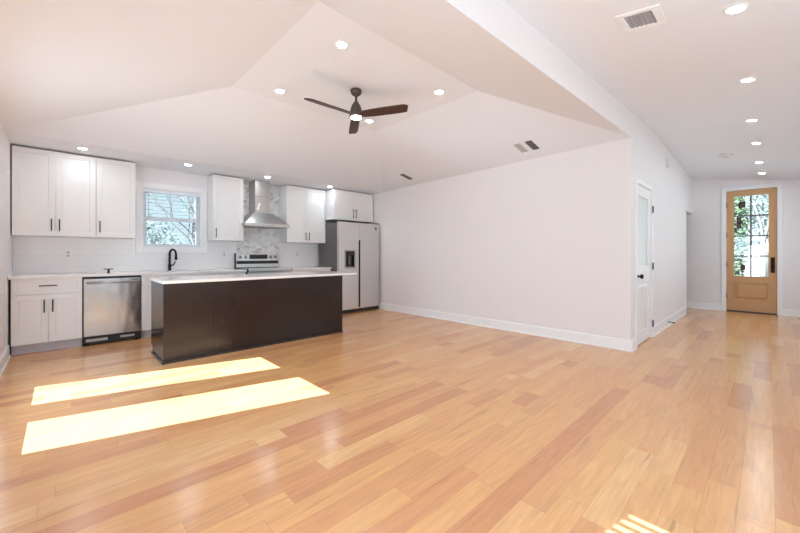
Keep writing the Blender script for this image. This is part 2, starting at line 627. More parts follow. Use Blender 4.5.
def wall_y(bm, ya, yb, x0, x1, z0, z1, holes):
    xs = sorted({x0, x1} | {h[0] for h in holes} | {h[1] for h in holes})
    for a, b in zip(xs[:-1], xs[1:]):
        hs = sorted([(h[2], h[3]) for h in holes if h[0] <= a + 1e-6 and h[1] >= b - 1e-6])
        z = z0
        for p, q in hs:
            if p > z + 1e-6: box(bm, a, b, ya, yb, z, p)
            z = q
        if z < z1 - 1e-6: box(bm, a, b, ya, yb, z, z1)


T = 0.15
bm = nbm(); box(bm, X0 - T, XD + T, YR - T, YK + T, -0.12, 0.0)
struct('floor', bm, M['floor'], 'glossy maple plank floor running through kitchen, living room and hall', 'floor')

G1 = (3.965, 4.515, 0.22, 1.93)     # two tall glazed openings in the left wall
G2 = (3.04, 3.62, 0.22, 1.93)
G3 = (0.22, 1.045, 0.85, 2.135)       # window with a blind
bm = nbm(); wall_x(bm, X0 - T, X0, YR - T, YK + T, 0, 3.1, [G1, G2, G3])
struct('wall_left', bm, M['wall'], 'white left wall beside the kitchen cabinets at the photo edge', 'wall')

KW = (0.868, 1.672, 1.252, 2.168)
bm = nbm(); wall_y(bm, YK, YK + T, X0, XW + 0.12, 0, 2.95, [KW])
struct('wall_kitchen', bm, M['wall'], 'white kitchen back wall behind the cabinets and the window', 'wall')

bm = nbm(); box(bm, XW, XW + 0.12, YH + 0.12, YK, 0, 2.95)
box(bm, XW, XW + 0.12, YH, YH + 0.12, 0, 2.95)
struct('wall_long', bm, M['wall'], 'long blank white wall right of the refrigerator', 'wall')

PD = (5.113, 5.916, 0.0, 2.035)     # pantry door opening
OX = 8.83                           # cased opening at the end of the hall wall
bm = nbm(); wall_y(bm, YH, YH + 0.12, XW + 0.12, XD, 0, 2.95, [PD, (OX, XD, 0, 2.02)])
struct('wall_hall', bm, M['wall'], 'hall wall with the narrow white glazed door', 'wall')

bm = nbm()
ha, hb = header_z(X0), header_z(XW)
hexa(bm, [(X0, YH, ha), (XW, YH, hb), (XW, YH + 0.10, hb + 0.07), (X0, YH + 0.10, ha + 0.08)],
     [(X0, YH, 2.95), (XW, YH, 2.95), (XW, YH + 0.10, 2.95), (X0, YH + 0.10, 2.95)])
struct('wall_header', bm, M['wall'], 'white header beam face between the kitchen ceiling and the hall ceiling', 'header')

FD0, FD1, FDH = 0.593, -0.113, 2.432
bm = nbm(); wall_x(bm, XD, XD + T, YR - T, 3.6, 0, 3.0, [(FD1 - 0.03, FD0 + 0.03, 0, FDH + 0.03)])
struct('wall_entry', bm, M['wall'], 'far end wall of the hall around the front door', 'wall')

SW = (0.9, 3.1, 0.65, 1.95)  # invented openings out of view, added to bring in fill light
SW2 = (4.0, 6.2, 0.65, 1.95)
SW3 = (7.1, 9.3, 0.65, 1.95)
bm = nbm(); wall_y(bm, YR - T, YR, X0, XD, 0, 2.95, [SW, SW2, SW3])
struct('wall_right', bm, M['wall'], 'right hall wall behind the camera', 'wall')

bm = nbm(); box(bm, OX - 0.12, OX, YH + 0.12, 3.6, 0, 2.6); box(bm, OX, XD, 3.48, 3.6, 0, 2.6)
struct('wall_corridor', bm, M['wall'], 'side corridor wall seen through the opening near the front door', 'wall')
bm = nbm(); box(bm, XW + 0.12, OX - 0.12, 2.1, 2.2, 0, 2.6)
struct('wall_pantry', bm, M['wall'], 'pantry back wall behind the narrow white door', 'wall')

# great room ceiling: flat strip over the cabinets, four slopes, flat middle with the fan
ZB, ZH, ZT = 2.462, 2.548, 2.86
YB = 5.6
CX0, CX1, CY0, CY1 = 1.25, 3.14, 2.10, 3.77
bm = nbm()
P = lambda x, y, z: bm.verts.new((x, y, z))
a0, a1 = P(X0, YK, ZB), P(XW, YK, ZB)
b0, b1 = P(X0, YB, ZB), P(XW, YB, ZB)
e0, e1 = P(X0, YH, header_z(X0)), P(XW, YH, header_z(XW))
c00, c10, c11, c01 = P(CX0, CY0, ZT), P(CX1, CY0, ZT), P(CX1, CY1, ZT), P(CX0, CY1, ZT)
for f in ((a0, a1, b1, b0), (b0, b1, c11, c01), (b1, e1, c10, c11), (e1, e0, c00, c10), (e0, b0, c01, c00), (c00, c01, c11, c10)):
    bm.faces.new(f)
bmesh.ops.triangulate(bm, faces=bm.faces)
bmesh.ops.recalc_face_normals(bm, faces=bm.faces)
bm.faces.ensure_lookup_table()
if bm.faces[0].normal.z > 0:
    bmesh.ops.reverse_faces(bm, faces=bm.faces)
CEIL_TREE = BVHTree.FromBMesh(bm)
me_c = obj('ceiling', bm, M['ceil'], recalc=False)
tag(me_c, 'white tray ceiling with sloped sides around the ceiling fan', 'ceiling', kind='structure')

bm = nbm()
rows = []
for x in (X0 - T, XF, XD + T):
    rows.append([bm.verts.new((x, y, hall_z(x, y) + dz)) for y, dz in ((YR - T, 0), (YH, 0), (YH, 0.06), (YR - T, 0.06))])
for p, q in zip(rows[:-1], rows[1:]):
    for k in range(4):
        bm.faces.new((p[k], p[(k + 1) % 4], q[(k + 1) % 4], q[k]))
bm.faces.new(rows[0]); bm.faces.new(list(reversed(rows[-1])))
struct('ceiling_hall', bm, M['ceil'], 'white hall ceiling with a row of recessed lights', 'ceiling')
bm = nbm(); box(bm, XW + 0.12, XD + T, YH + 0.12, 3.6, 2.5, 2.58)
struct('ceiling_corridor', bm, M['ceil'], 'corridor ceiling past the opening near the front door', 'ceiling')
bm = nbm(); box(bm, X0 - T, XD + T, YR - T, YK + T, 3.1, 3.2)
struct('roof_deck', bm, M['roof'], 'flat roof deck over the house', 'roof')


# ------------------------------------------------------------------ baseboards
def base_run(name, p0, p1, n, label):
    """baseboard from p0 to p1 with outward normal n (2D)"""
    bm = nbm()
    (ax, ay), (bx, by) = p0, p1
    nx, ny = n
    prof = [(0.0, 0.0), (0.024, 0.0), (0.024, 0.012), (0.014, 0.022), (0.014, 0.120), (0.006, 0.135), (0.0, 0.135)]
    A = [bm.verts.new((ax + nx * d, ay + ny * d, z)) for d, z in prof]
    B = [bm.verts.new((bx + nx * d, by + ny * d, z)) for d, z in prof]
    for k in range(len(prof)):
        k2 = (k + 1) % len(prof)
        bm.faces.new((A[k], A[k2], B[k2], B[k]))
    bm.faces.new(A); bm.faces.new(list(reversed(B)))
    return struct(name, bm, M['trim'], label, 'baseboard')


base_run('baseboard_long', (XW, YH - 0.02), (XW, 5.72), (-1, 0), 'white baseboard along the long blank wall')
base_run('baseboard_left', (X0, -1.0), (X0, 5.92), (1, 0), 'white baseboard along the left wall by the base cabinet')
base_run('baseboard_corner', (XW - 0.02, YH), (5.04, YH), (0, -1), 'short white baseboard between the wall corner and the white door')
base_run('baseboard_hall', (5.99, YH), (OX - 0.06, YH), (0, -1), 'white hall baseboard right of the white door')
base_run('baseboard_entry', (XD, 3.4), (XD, FD0 + 0.07), (-1, 0), 'white baseboard left of the front door')
base_run('baseboard_entry_side', (XD, FD1 - 0.07), (XD, YR), (-1, 0), 'white baseboard right of the front door')
base_run('baseboard_right', (X0, YR), (XD, YR), (0, 1), 'white baseboard along the right hall wall')


# ------------------------------------------------------------------ kitchen window
def frame_y(bm, x0, x1, z0, z1, w, ya, yb, bev=0.0):
    """rectangular ring in an XZ plane, border width w inside the given outline"""
    box(bm, x0, x0 + w, ya, yb, z0, z1, bev); box(bm, x1 - w, x1, ya, yb, z0, z1, bev)
    box(bm, x0 + w, x1 - w, ya, yb, z0, z0 + w, bev); box(bm, x0 + w, x1 - w, ya, yb, z1 - w, z1, bev)


def frame_x(bm, y0, y1, z0, z1, w, xa, xb, bev=0.0):
    box(bm, xa, xb, y0, y0 + w, z0, z1, bev); box(bm, xa, xb, y1 - w, y1, z0, z1, bev)
    box(bm, xa, xb, y0 + w, y1 - w, z0, z0 + w, bev); box(bm, xa, xb, y0 + w, y1 - w, z1 - w, z1, bev)


win = thing('window_1', 'double hung kitchen window with a white casing above the sink', 'window', (1.27, YK, 1.2), kind='structure')
bm = nbm()
frame_y(bm, KW[0] - 0.078, KW[1] + 0.078, KW[2] - 0.078, KW[3] + 0.070, 0.08, YK - 0.02, YK + 0.002, 0.003)
obj('window_casing', bm, M['trim'], win)
bm = nbm(); frame_y(bm, KW[0], KW[1], KW[2], KW[3], 0.02, YK + 0.0, YK + 0.14)
obj('window_jamb', bm, M['trim'], win)
zm = 1.70
bm = nbm(); frame_y(bm, KW[0] + 0.02, KW[1] - 0.02, zm - 0.02, KW[3] - 0.02, 0.045, YK + 0.10, YK + 0.135)
up = obj('upper_sash', bm, M['vinyl'], win)
bm = nbm(); box(bm, KW[0] + 0.06, KW[1] - 0.06, YK + 0.115, YK + 0.119, zm + 0.02, KW[3] - 0.06)
obj('glass_pane', bm, M['glass'], up)
bm = nbm(); frame_y(bm, KW[0] + 0.02, KW[1] - 0.02, KW[2] + 0.02, zm + 0.025, 0.045, YK + 0.065, YK + 0.10)
lo = obj('lower_sash', bm, M['vinyl'], win)
bm = nbm(); box(bm, KW[0] + 0.06, KW[1] - 0.06, YK + 0.08, YK + 0.084, KW[2] + 0.06, zm - 0.015)
obj('glass_pane', bm, M['glass'], lo)


def blind(name, label, axis, a0, a1, z0, z1, at, pitch, depth, tilt, mat, rail=0.045):
    """horizontal-slat blind; axis 'Y': window in a wall of constant y"""
    t = thing(name, label, 'blind', ((a0 + a1) / 2, at, z0) if axis == 'Y' else (at, (a0 + a1) / 2, z0))
    def bx(bm, p0, p1, d0, d1, za, zb):
        if axis == 'Y': box(bm, p0, p1, d0, d1, za, zb)
        else: box(bm, d0, d1, p0, p1, za, zb)
    bm = nbm(); bx(bm, a0, a1, at - 0.022, at + 0.022, z1 - rail, z1)
    obj('head_rail', bm, mat, t)
    bm = nbm(); bx(bm, a0, a1, at - 0.02, at + 0.02, z0, z0 + 0.02)
    obj('bottom_rail', bm, mat, t)
    bm = nbm()
    z = z0 + 0.02 + pitch
    dy, dz = depth / 2 * math.cos(tilt), depth / 2 * math.sin(tilt)
    th = 0.0012
    while z < z1 - rail - 0.005:
        if axis == 'Y':
            lo_ = [(a0 + .004, at - dy, z - dz - th), (a1 - .004, at - dy, z - dz - th), (a1 - .004, at + dy, z + dz - th), (a0 + .004, at + dy, z + dz - th)]
        else:
            lo_ = [(at - dy, a0 + .004, z - dz - th), (at - dy, a1 - .004, z - dz - th), (at + dy, a1 - .004, z + dz - th), (at + dy, a0 + .004, z + dz - th)]
        hexa(bm, lo_, [(p[0], p[1], p[2] + 2 * th) for p in lo_])
        z += pitch
    obj('slats', bm, mat, t)
    for f in (0.18, 0.82):
        c = a0 + (a1 - a0) * f
        bm = nbm()
        if axis == 'Y': tube(bm, [(c, at, z0 + 0.01), (c, at, z1 - 0.01)], 0.0012, 6)
        else: tube(bm, [(at, c, z0 + 0.01), (at, c, z1 - 0.01)], 0.0012, 6)
        obj('ladder_cord', bm, mat, t)
    return t


bl = blind('window_blind', 'open white slat blind hanging in the kitchen window', 'Y', KW[0] + 0.022, KW[1] - 0.022, KW[2] + 0.025, KW[3] - 0.022, YK + 0.035, 0.054, 0.048, 0.0, M['blind'])
bm = nbm(); tube(bm, [(KW[0] + 0.085, YK + 0.01, KW[3] - 0.06), (KW[0] + 0.085, YK + 0.008, KW[3] - 0.48)], 0.004, 8)
obj('tilt_wand', bm, M['grey_plastic'], bl)

# openings of the left wall (outside the frame, they let the daylight in)
for nm, g, lb in (('window_2', G1, 'tall glazed opening in the left wall nearest the kitchen'), ('window_3', G2, 'tall glazed opening in the left wall farther from the kitchen')):
    w = thing(nm, lb, 'window', (X0, (g[0] + g[1]) / 2, g[2]), kind='structure')
    bm = nbm(); frame_x(bm, g[0] - 0.08, g[1] + 0.08, g[2] - 0.08, g[3] + 0.08, 0.08, X0, X0 + 0.02)
    obj('window_frame', bm, M['trim'], w)
    bm = nbm(); box(bm, X0 - 0.08, X0 - 0.076, g[0], g[1], g[2], g[3])
    obj('glass_pane', bm, M['glass'], w)
w = thing('window_4', 'window with a slat blind in the left wall beside the camera', 'window', (X0, 0.62, G3[2]), kind='structure')
bm = nbm(); frame_x(bm, G3[0] - 0.08, G3[1] + 0.08, G3[2] - 0.08, G3[3] + 0.08, 0.08, X0, X0 + 0.02)
obj('window_frame', bm, M['trim'], w)
bm = nbm(); box(bm, X0 - 0.12, X0 - 0.116, G3[0], G3[1], G3[2], G3[3])
obj('glass_pane', bm, M['glass'], w)
blind('window_blind', 'open slat blind in the left wall window beside the camera', 'X', G3[0] + 0.01, G3[1] - 0.01, G3[2] + 0.01, G3[3] - 0.005, X0 - 0.04, 0.048, 0.030, 0.0, M['blind'], rail=0.095)
for nm, q, lb in (('added_window_5', SW, 'added wide window for fill light in the right hall wall beside the camera'), ('added_window_6', SW2, 'added middle wide window for fill light in the right hall wall'), ('added_window_7', SW3, 'added wide window for fill light in the right hall wall nearest the front door')):  # unseen windows, added as settings for the fill lamps
    w = thing(nm, lb, 'window', ((q[0] + q[1]) / 2, YR, q[2]), kind='structure')
    bm = nbm(); frame_y(bm, q[0] - 0.08, q[1] + 0.08, q[2] - 0.08, q[3] + 0.08, 0.08, YR - 0.001, YR + 0.02)
    obj('window_frame', bm, M['trim'], w)
    bm = nbm(); box(bm, q[0], q[1], YR - 0.1, YR - 0.096, q[2], q[3])
    obj('glass_pane', bm, M['glass'], w)


# ------------------------------------------------------------------ shaker fronts, pulls, cabinets
def shaker(bm, x0, x1, z0, z1, yf, t=0.019, rail=0.058, dep=0.007, face=-1):
    """five-piece door with a recessed field, facing -y (face=-1) or +y"""
    yb = yf - face * t
    yr = yf - face * dep
    o = [(x0, z0), (x1, z0), (x1, z1), (x0, z1)]
    i = [(x0 + rail, z0 + rail), (x1 - rail, z0 + rail), (x1 - rail, z1 - rail), (x0 + rail, z1 - rail)]
    i2 = [(p[0] + (0.004 if p[0] < (x0 + x1) / 2 else -0.004), p[1] + (0.004 if p[1] < (z0 + z1) / 2 else -0.004)) for p in i]
    O = [bm.verts.new((x, yf, z)) for x, z in o]
    I = [bm.verts.new((x, yf, z)) for x, z in i]
    R = [bm.verts.new((x, yr, z)) for x, z in i2]
    B = [bm.verts.new((x, yb, z)) for x, z in o]
    for k in range(4):
        k2 = (k + 1) % 4
        bm.faces.new((O[k], O[k2], I[k2], I[k]))
        bm.faces.new((I[k], I[k2], R[k2], R[k]))
        bm.faces.new((O[k], B[k], B[k2], O[k2]))
    bm.faces.new(R); bm.faces.new(list(reversed(B)))


def pull(parent, name, x, z, yf, length, vertical=True, face=-1):
    bm = nbm()
    y = yf + face * 0.028
    h = length / 2
    if vertical:
        tube(bm, [(x, y, z - h), (x, y, z + h)], 0.0058, 10)
        for s in (-1, 1): tube(bm, [(x, yf, z + s * (h - 0.018)), (x, y, z + s * (h - 0.018))], 0.0052, 8)
    else:
        tube(bm, [(x - h, y, z), (x + h, y, z)], 0.0058, 10)
        for s in (-1, 1): tube(bm, [(x + s * (h - 0.018), yf, z), (x + s * (h - 0.018), y, z)], 0.0052, 8)
    o = obj(name, bm, M['black'], parent)
    o['label'] = 'black bar pull'
    return o


def cabinet(name, label, x0, x1, yf, yb, z0, z1, doors, group, drawers=(), toe=False, hz=None, hlen=0.15, drawer_pull=True, hollow=False):
    t = thing(name, label, 'cabinet', ((x0 + x1) / 2, yb, 0 if toe else z0), group)
    bm = nbm()
    if hollow:
        box(bm, x0, x0 + 0.018, yf + 0.0205, yb, z0, z1); box(bm, x1 - 0.018, x1, yf + 0.0205, yb, z0, z1)
        box(bm, x0 + 0.018, x1 - 0.018, yf + 0.0205, yb, z0, z0 + 0.018); box(bm, x0 + 0.018, x1 - 0.018, yb - 0.01, yb, z0 + 0.018, z1)
    else:
        box(bm, x0, x1, yf + 0.0205, yb, z0, z1, 0.001, 1)
    obj('body', bm, M['cab'], t)
    g = 0.002
    for (a, b, za, zb, hs) in doors:
        bm = nbm(); shaker(bm, a + g, b - g, za + g, zb - g, yf)
        d = obj('door', bm, M['cab'], t)
        if hs is not None:
            hx = a + 0.036 if hs == 'L' else b - 0.036
            pull(d, 'handle', hx, hz, yf, hlen)
    for (a, b, za, zb) in drawers:
        bm = nbm(); shaker(bm, a + g, b - g, za + g, zb - g, yf, rail=0.04)
        d = obj('drawer', bm, M['cab'], t)
        if drawer_pull: pull(d, 'handle', (a + b) / 2, (za + zb) / 2 + 0.005, yf, 0.155, vertical=False)
    if toe:
        bm = nbm(); box(bm, x0, x1, yf + 0.075, yf + 0.09, 0.0, z0)
        o = obj('toe_kick', bm, M['toe'], t)
        o['label'] = 'grey recessed toe kick'
    return t


YU, YC = 6.16, 5.91
UZ0, UZ1 = 1.382, 2.438
WG = 'white shaker wall cabinets'
cabinet('wall_cabinet', 'tall white two-door wall cabinet at the left wall, left of the kitchen window', -0.425, 0.329, YU, YK, UZ0, UZ1,
        [(-0.425, -0.055, UZ0, UZ1, 'R'), (-0.055, 0.329, UZ0, UZ1, 'L')], WG, hz=1.52)
cabinet('wall_cabinet', 'white single-door wall cabinet touching the left side of the kitchen window casing', 0.331, 0.752, YU, YK, UZ0, UZ1,
        [(0.331, 0.752, UZ0, UZ1, 'L')], WG, hz=1.52)
cabinet('wall_cabinet', 'narrow white single-door wall cabinet between the window and the range hood', 1.757, 2.228, YU, YK, UZ0, UZ1,
        [(1.757, 2.228, UZ0, UZ1, 'L')], WG, hz=1.50)
cabinet('wall_cabinet', 'white two-door wall cabinet between the range hood and the refrigerator', 3.011, 3.828, YU, YK, UZ0, UZ1,
        [(3.011, 3.420, UZ0, UZ1, 'R'), (3.420, 3.828, UZ0, UZ1, 'L')], WG, hz=1.50)
cabinet('wall_cabinet', 'short deep white cabinet with two doors above the refrigerator', 3.85, 4.845, 5.90, YK, 1.845, UZ1,
        [(3.85, 4.3475, 1.845, UZ1, 'R'), (4.3475, 4.845, 1.845, UZ1, 'L')], WG, hz=1.985, hlen=0.17)
# dark reveal strips between the cabinet tops and the ceiling
BG = 'white base cabinets'
BZ0, BZ1 = 0.112, 0.872
cabinet('base_cabinet', 'white base cabinet with a drawer over two doors left of the dishwasher', -0.415, 0.186, YC, YK - 0.03, BZ0, BZ1,
        [(-0.415, -0.112, BZ0, 0.682, 'R'), (-0.112, 0.186, BZ0, 0.682, 'L')], BG, drawers=[(-0.415, 0.186, 0.686, BZ1)], toe=True, hz=0.545)
cabinet('base_cabinet', 'white sink base cabinet right of the dishwasher, mostly hidden by the island', 0.786, 1.66, YC, YK - 0.03, BZ0, BZ1,
        [(0.786, 1.223, BZ0, 0.682, 'R'), (1.223, 1.66, BZ0, 0.682, 'L')], BG, drawers=[(0.786, 1.66, 0.686, BZ1)], toe=True, hz=0.545, drawer_pull=False, hollow=True)
cabinet('base_cabinet', 'white base cabinet left of the range, hidden behind the island', 1.662, 2.175, YC, YK - 0.03, BZ0, BZ1,
        [(1.662, 2.175, BZ0, 0.682, 'L')], BG, drawers=[(1.662, 2.175, 0.686, BZ1)], toe=True, hz=0.545)
cabinet('base_cabinet', 'white base cabinet between the range and the refrigerator', 2.975, 3.79, YC, YK - 0.03, BZ0, BZ1,
        [(2.975, 3.382, BZ0, 0.682, 'R'), (3.382, 3.79, BZ0, 0.682, 'L')], BG, drawers=[(2.975, 3.79, 0.686, BZ1)], toe=True, hz=0.545)

# worktops
CT0, CT1 = 0.8725, 0.905
SX0, SX1, SY0, SY1 = 0.93, 1.56, 5.97, 6.33
bm = nbm()
box(bm, X0 + 0.003, SX0, YC - 0.03, YK - 0.012, CT0, CT1); box(bm, SX1, 2.18, YC - 0.03, YK - 0.012, CT0, CT1)
box(bm, SX0, SX1, YC - 0.03, SY0, CT0, CT1); box(bm, SX0, SX1, SY1, YK - 0.012, CT0, CT1)
tag(obj('countertop', bm, M['quartz']), 'long white quartz countertop over the dishwasher and sink cabinets', 'countertop', 'kitchen worktops')
bm = nbm(); box(bm, 2.972, 3.795, YC - 0.03, YK - 0.012, CT0, CT1, 0.002, 1)
tag(obj('countertop', bm, M['quartz']), 'short white quartz countertop between the range and the refrigerator', 'countertop', 'kitchen worktops')

# sink
snk = thing('sink', 'undermount stainless sink below the kitchen window', 'sink', (1.245, 6.15, 0.69))
bm = nbm()
z0, z1 = 0.695, CT0 - 0.0005
for f in ([(SX0, SY0, z0), (SX1, SY0, z0), (SX1, SY1, z0), (SX0, SY1, z0)],
          [(SX0, SY0, z0), (SX0, SY0, z1), (SX1, SY0, z1), (SX1, SY0, z0)],
          [(SX0, SY1, z0), (SX1, SY1, z0), (SX1, SY1, z1), (SX0, SY1, z1)],
          [(SX0, SY0, z0), (SX0, SY1, z0), (SX0, SY1, z1), (SX0, SY0, z1)],
          [(SX1, SY0, z0), (SX1, SY0, z1), (SX1, SY1, z1), (SX1, SY1, z0)]):
    quad(bm, *f)
bmesh.ops.remove_doubles(bm, verts=bm.verts, dist=1e-5)
ob = obj('basin', bm, M['steel'], snk)
md = ob.modifiers.new('thick', 'SOLIDIFY'); md.thickness = 0.002
bm = nbm(); lathe(bm, [(0, 0.004), (0.03, 0.004), (0.045, 0.001), (0.045, 0.0)], (1.245, 6.15, z0), 20)
obj('drain', bm, M['grey_plastic'], snk)

# faucet
fx, fy = 1.205, 6.40
fc = thing('faucet', 'matte black gooseneck faucet standing on the counter below the window', 'faucet', (fx, fy, CT1))
bm = nbm(); lathe(bm, [(0, 0), (0.028, 0), (0.028, 0.008), (0.021, 0.012), (0.021, 0.10), (0.0, 0.10)], (fx, fy, CT1), 20)
obj('base', bm, M['black'], fc)
pts = [(fx, fy, CT1 + 0.08), (fx, fy, CT1 + 0.25)]
for k in range(1, 11):
    a = math.pi * k / 10
    o_ = 0.055 * (1 - math.cos(a)); pts.append((fx + o_ * 0.6, fy - o_ * 0.8, CT1 + 0.25 + 0.075 * math.sin(a)))
bm = nbm(); tube(bm, pts, 0.0145, 14)
obj('spout', bm, M['black'], fc)
ex = pts[-1]
bm = nbm(); tube(bm, [ex, (ex[0], ex[1] - 0.003, ex[2] - 0.045), (ex[0], ex[1] - 0.005, ex[2] - 0.085)], [0.015, 0.018, 0.021], 14)
obj('spray_head', bm, M['black'], fc)
bm = nbm(); tube(bm, [(fx + 0.018, fy - 0.01, CT1 + 0.075), (fx + 0.045, fy - 0.02, CT1 + 0.085), (fx + 0.075, fy - 0.03, CT1 + 0.15)], [0.011, 0.010, 0.006], 10)
obj('lever', bm, M['black'], fc)

# small black bracket lying on the counter above the dishwasher
br = thing('bracket', 'small black T-shaped clip on the counter above the dishwasher', 'clip', (0.44, 5.93, CT1))
bm = nbm(); box(bm, 0.39, 0.49, 5.922, 5.936, CT1 + 0.052, CT1 + 0.064, 0.002, 1)
obj('crossbar', bm, M['black'], br)
bm = nbm(); box(bm, 0.428, 0.452, 5.92, 5.938, CT1 + 0.001, CT1 + 0.053, 0.002, 1)
obj('stem', bm, M['black'], br)

# backsplashes
bm = nbm()
for a, b, za, zb in ((X0 + 0.002, KW[0] - 0.079, CT1 + 0.001, UZ0 - 0.001), (KW[0] - 0.079, KW[1] + 0.079, CT1 + 0.001, KW[2] - 0.079), (KW[1] + 0.079, 2.228, CT1 + 0.001, UZ0 - 0.001)):
    box(bm, a, b, YK - 0.010, YK - 0.0005, za, zb)
tag(obj('subway_tile_backsplash', bm, M['subway']), 'white subway tile backsplash around the kitchen window and over the sink', 'backsplash', 'tiled backsplashes')
bm = nbm(); box(bm, 3.011, 3.85, YK - 0.010, YK - 0.0005, CT1 + 0.001, UZ0 - 0.001)
tag(obj('subway_tile_backsplash', bm, M['subway']), 'small white subway tile backsplash between the range and the refrigerator', 'backsplash', 'tiled backsplashes')
bm = nbm(); box(bm, 2.2285, 3.0105, YK - 0.011, YK - 0.0005, CT1 + 0.001, ZB - 0.002)
tag(obj('mosaic_backsplash', bm, M['mosaic']), 'grey and white marble mosaic panel behind the range hood', 'backsplash', 'tiled backsplashes')


def outlet(name, label, c, axis, group, kind='outlet', w=0.072, h=0.117, mat=None):
    """cover plate on a wall; axis = outward normal"""
    t = thing(name, label, 'outlet' if kind == 'outlet' else 'light switch', c, group)
    x, y, z = c
    def plate(bm, hw, hh, d0, d1, dz=0.0, bev=0.0):
        if axis == '-Y': box(bm, x - hw, x + hw, y - d1, y - d0, z + dz - hh, z + dz + hh, bev, 1)
        else: box(bm, x - d1, x - d0, y - hw, y + hw, z + dz - hh, z + dz + hh, bev, 1)
    bm = nbm(); plate(bm, w / 2, h / 2, 0.0003, 0.006, 0, 0.0015)
    obj('cover_plate', bm, M['plate'], t)
    if kind == 'outlet':
        for s in (-1, 1):
            bm = nbm(); plate(bm, 0.016, 0.014, 0.006, 0.008, s * 0.022)
            obj('socket', bm, mat or M['plate'], t)
    else:
        bm = nbm(); plate(bm, 0.015, 0.032, 0.006, 0.010)
        obj('rocker', bm, M['plate'], t)
    return t


OG = 'backsplash outlets'
outlet('wall_outlet', 'outlet in the backsplash under the leftmost wall cabinets', (0.062, YK - 0.0102, 1.158), '-Y', OG, mat=M['grey_plastic'])
outlet('wall_outlet', 'outlet in the backsplash just left of the range', (2.02, YK - 0.0102, 1.16), '-Y', OG, mat=M['grey_plastic'])
outlet('wall_outlet', 'outlet in the backsplash between the range and the refrigerator', (3.381, YK - 0.0102, 1.162), '-Y', OG, mat=M['grey_plastic'])
outlet('wall_outlet', 'outlet low on the long blank wall above the baseboard', (XW, 3.359, 0.437), '-X', None)
outlet('light_switch', 'light switch on the long wall near its right corner', (XW, 1.308, 1.158), '-X', 'light switches', kind='switch')
outlet('light_switch', 'light switch on the long wall just right of the refrigerator', (XW, 5.40, 1.10), '-X', 'light switches', kind='switch', w=0.12)
outlet('light_switch', 'light switch on the end wall right of the front door', (XD, -0.37, 1.106), '-X', 'light switches', kind='switch')

# ------------------------------------------------------------------ dishwasher
dw0, dw1, dyf = 0.190, 0.781, 5.895
d = thing('dishwasher', 'stainless dishwasher with a bar handle between white base cabinets', 'dishwasher', ((dw0 + dw1) / 2, 6.2, 0))
bm = nbm(); box(bm, dw0, dw1, dyf + 0.05, YK - 0.03, 0.10, 0.868)
o = obj('tub', bm, M['black_plastic'], d); o['label'] = 'black tub body'
bm = nbm(); box(bm, dw0 + 0.006, dw1 - 0.006, dyf, dyf + 0.048, 0.118, 0.845, 0.006, 2)
obj('door', bm, M['film_steel'], d)
bm = nbm()
tube(bm, [(dw0 + 0.035, dyf - 0.042, 0.795), ((dw0 + dw1) / 2, dyf - 0.052, 0.795), (dw1 - 0.035, dyf - 0.042, 0.795)], 0.0125, 12)
for xx in (dw0 + 0.06, dw1 - 0.06): tube(bm, [(xx, dyf, 0.795), (xx, dyf - 0.044, 0.795)], 0.009, 10)
obj('handle', bm, M['steel'], d)
bm = nbm(); box(bm, dw0 + 0.006, dw1 - 0.006, dyf + 0.03, dyf + 0.049, 0.02, 0.116)
box(bm, dw0, dw0 + 0.006, dyf + 0.005, dyf + 0.05, 0.0, 0.868); box(bm, dw1 - 0.006, dw1, dyf + 0.02, dyf + 0.05, 0.0, 0.868)
o = obj('kick_plate', bm, M['black_plastic'], d); o['label'] = 'black kick plate'
for q in ((0.03, 0.24, 0.05, 0.082), (0.37, 0.52, 0.06, 0.085)):
    bm = nbm(); box(bm, dw0 + q[0], dw0 + q[1], dyf + 0.018, dyf + 0.0295, q[2], q[3])
    o = obj('base_bracket', bm, M['grey_plastic'], d); o['label'] = 'grey metal bracket behind the open kick space'
for xx in (dw0 + 0.05, dw1 - 0.05):
    bm = nbm(); lathe(bm, [(0, 0), (0.018, 0), (0.018, 0.012), (0.008, 0.014), (0.008, 0.022), (0, 0.022)], (xx, dyf + 0.042, 0.0), 14)
    obj('leveling_foot', bm, M['black_plastic'], d)
# ------------------------------------------------------------------ range
rx0, rx1, ryf = 2.187, 2.962, 5.86
r = thing('range', 'stainless electric range with a rear control panel under the hood', 'range', ((rx0 + rx1) / 2, 6.15, 0))
bm = nbm(); box(bm, rx0, rx1, ryf + 0.04, 6.46, 0.04, 0.90)
o = obj('body', bm, M['black_plastic'], r); o['label'] = 'black side panels'
bm = nbm(); box(bm, rx0 + 0.004, rx1 - 0.004, ryf + 0.02, 6.40, 0.9005, 0.918, 0.003, 1)
obj('cooktop', bm, M['black_glass'], r)
bm = nbm(); box(bm, rx0 + 0.012, rx1 - 0.012, ryf - 0.004, ryf + 0.019, 0.868, 0.925, 0.004, 2)
o = obj('front_trim', bm, M['steel'], r); o['label'] = 'stainless front trim of the cooktop'
for xx in (rx0 + 0.001, rx1 - 0.011):
    bm = nbm(); box(bm, xx, xx + 0.010, ryf - 0.004, ryf + 0.02, 0.868, 0.925)
    obj('end_cap', bm, M['black_plastic'], r)
bm = nbm(); box(bm, rx0 + 0.004, rx1 - 0.004, ryf - 0.01, ryf + 0.039, 0.26, 0.86, 0.004, 1)
od = obj('oven_door', bm, M['steel'], r)
bm = nbm(); box(bm, rx0 + 0.10, rx1 - 0.10, ryf - 0.012, ryf - 0.0102, 0.40, 0.70)
obj('oven_window', bm, M['black_glass'], od)
bm = nbm(); tube(bm, [(rx0 + 0.06, ryf - 0.06, 0.79), (rx1 - 0.06, ryf - 0.06, 0.79)], 0.012, 12)
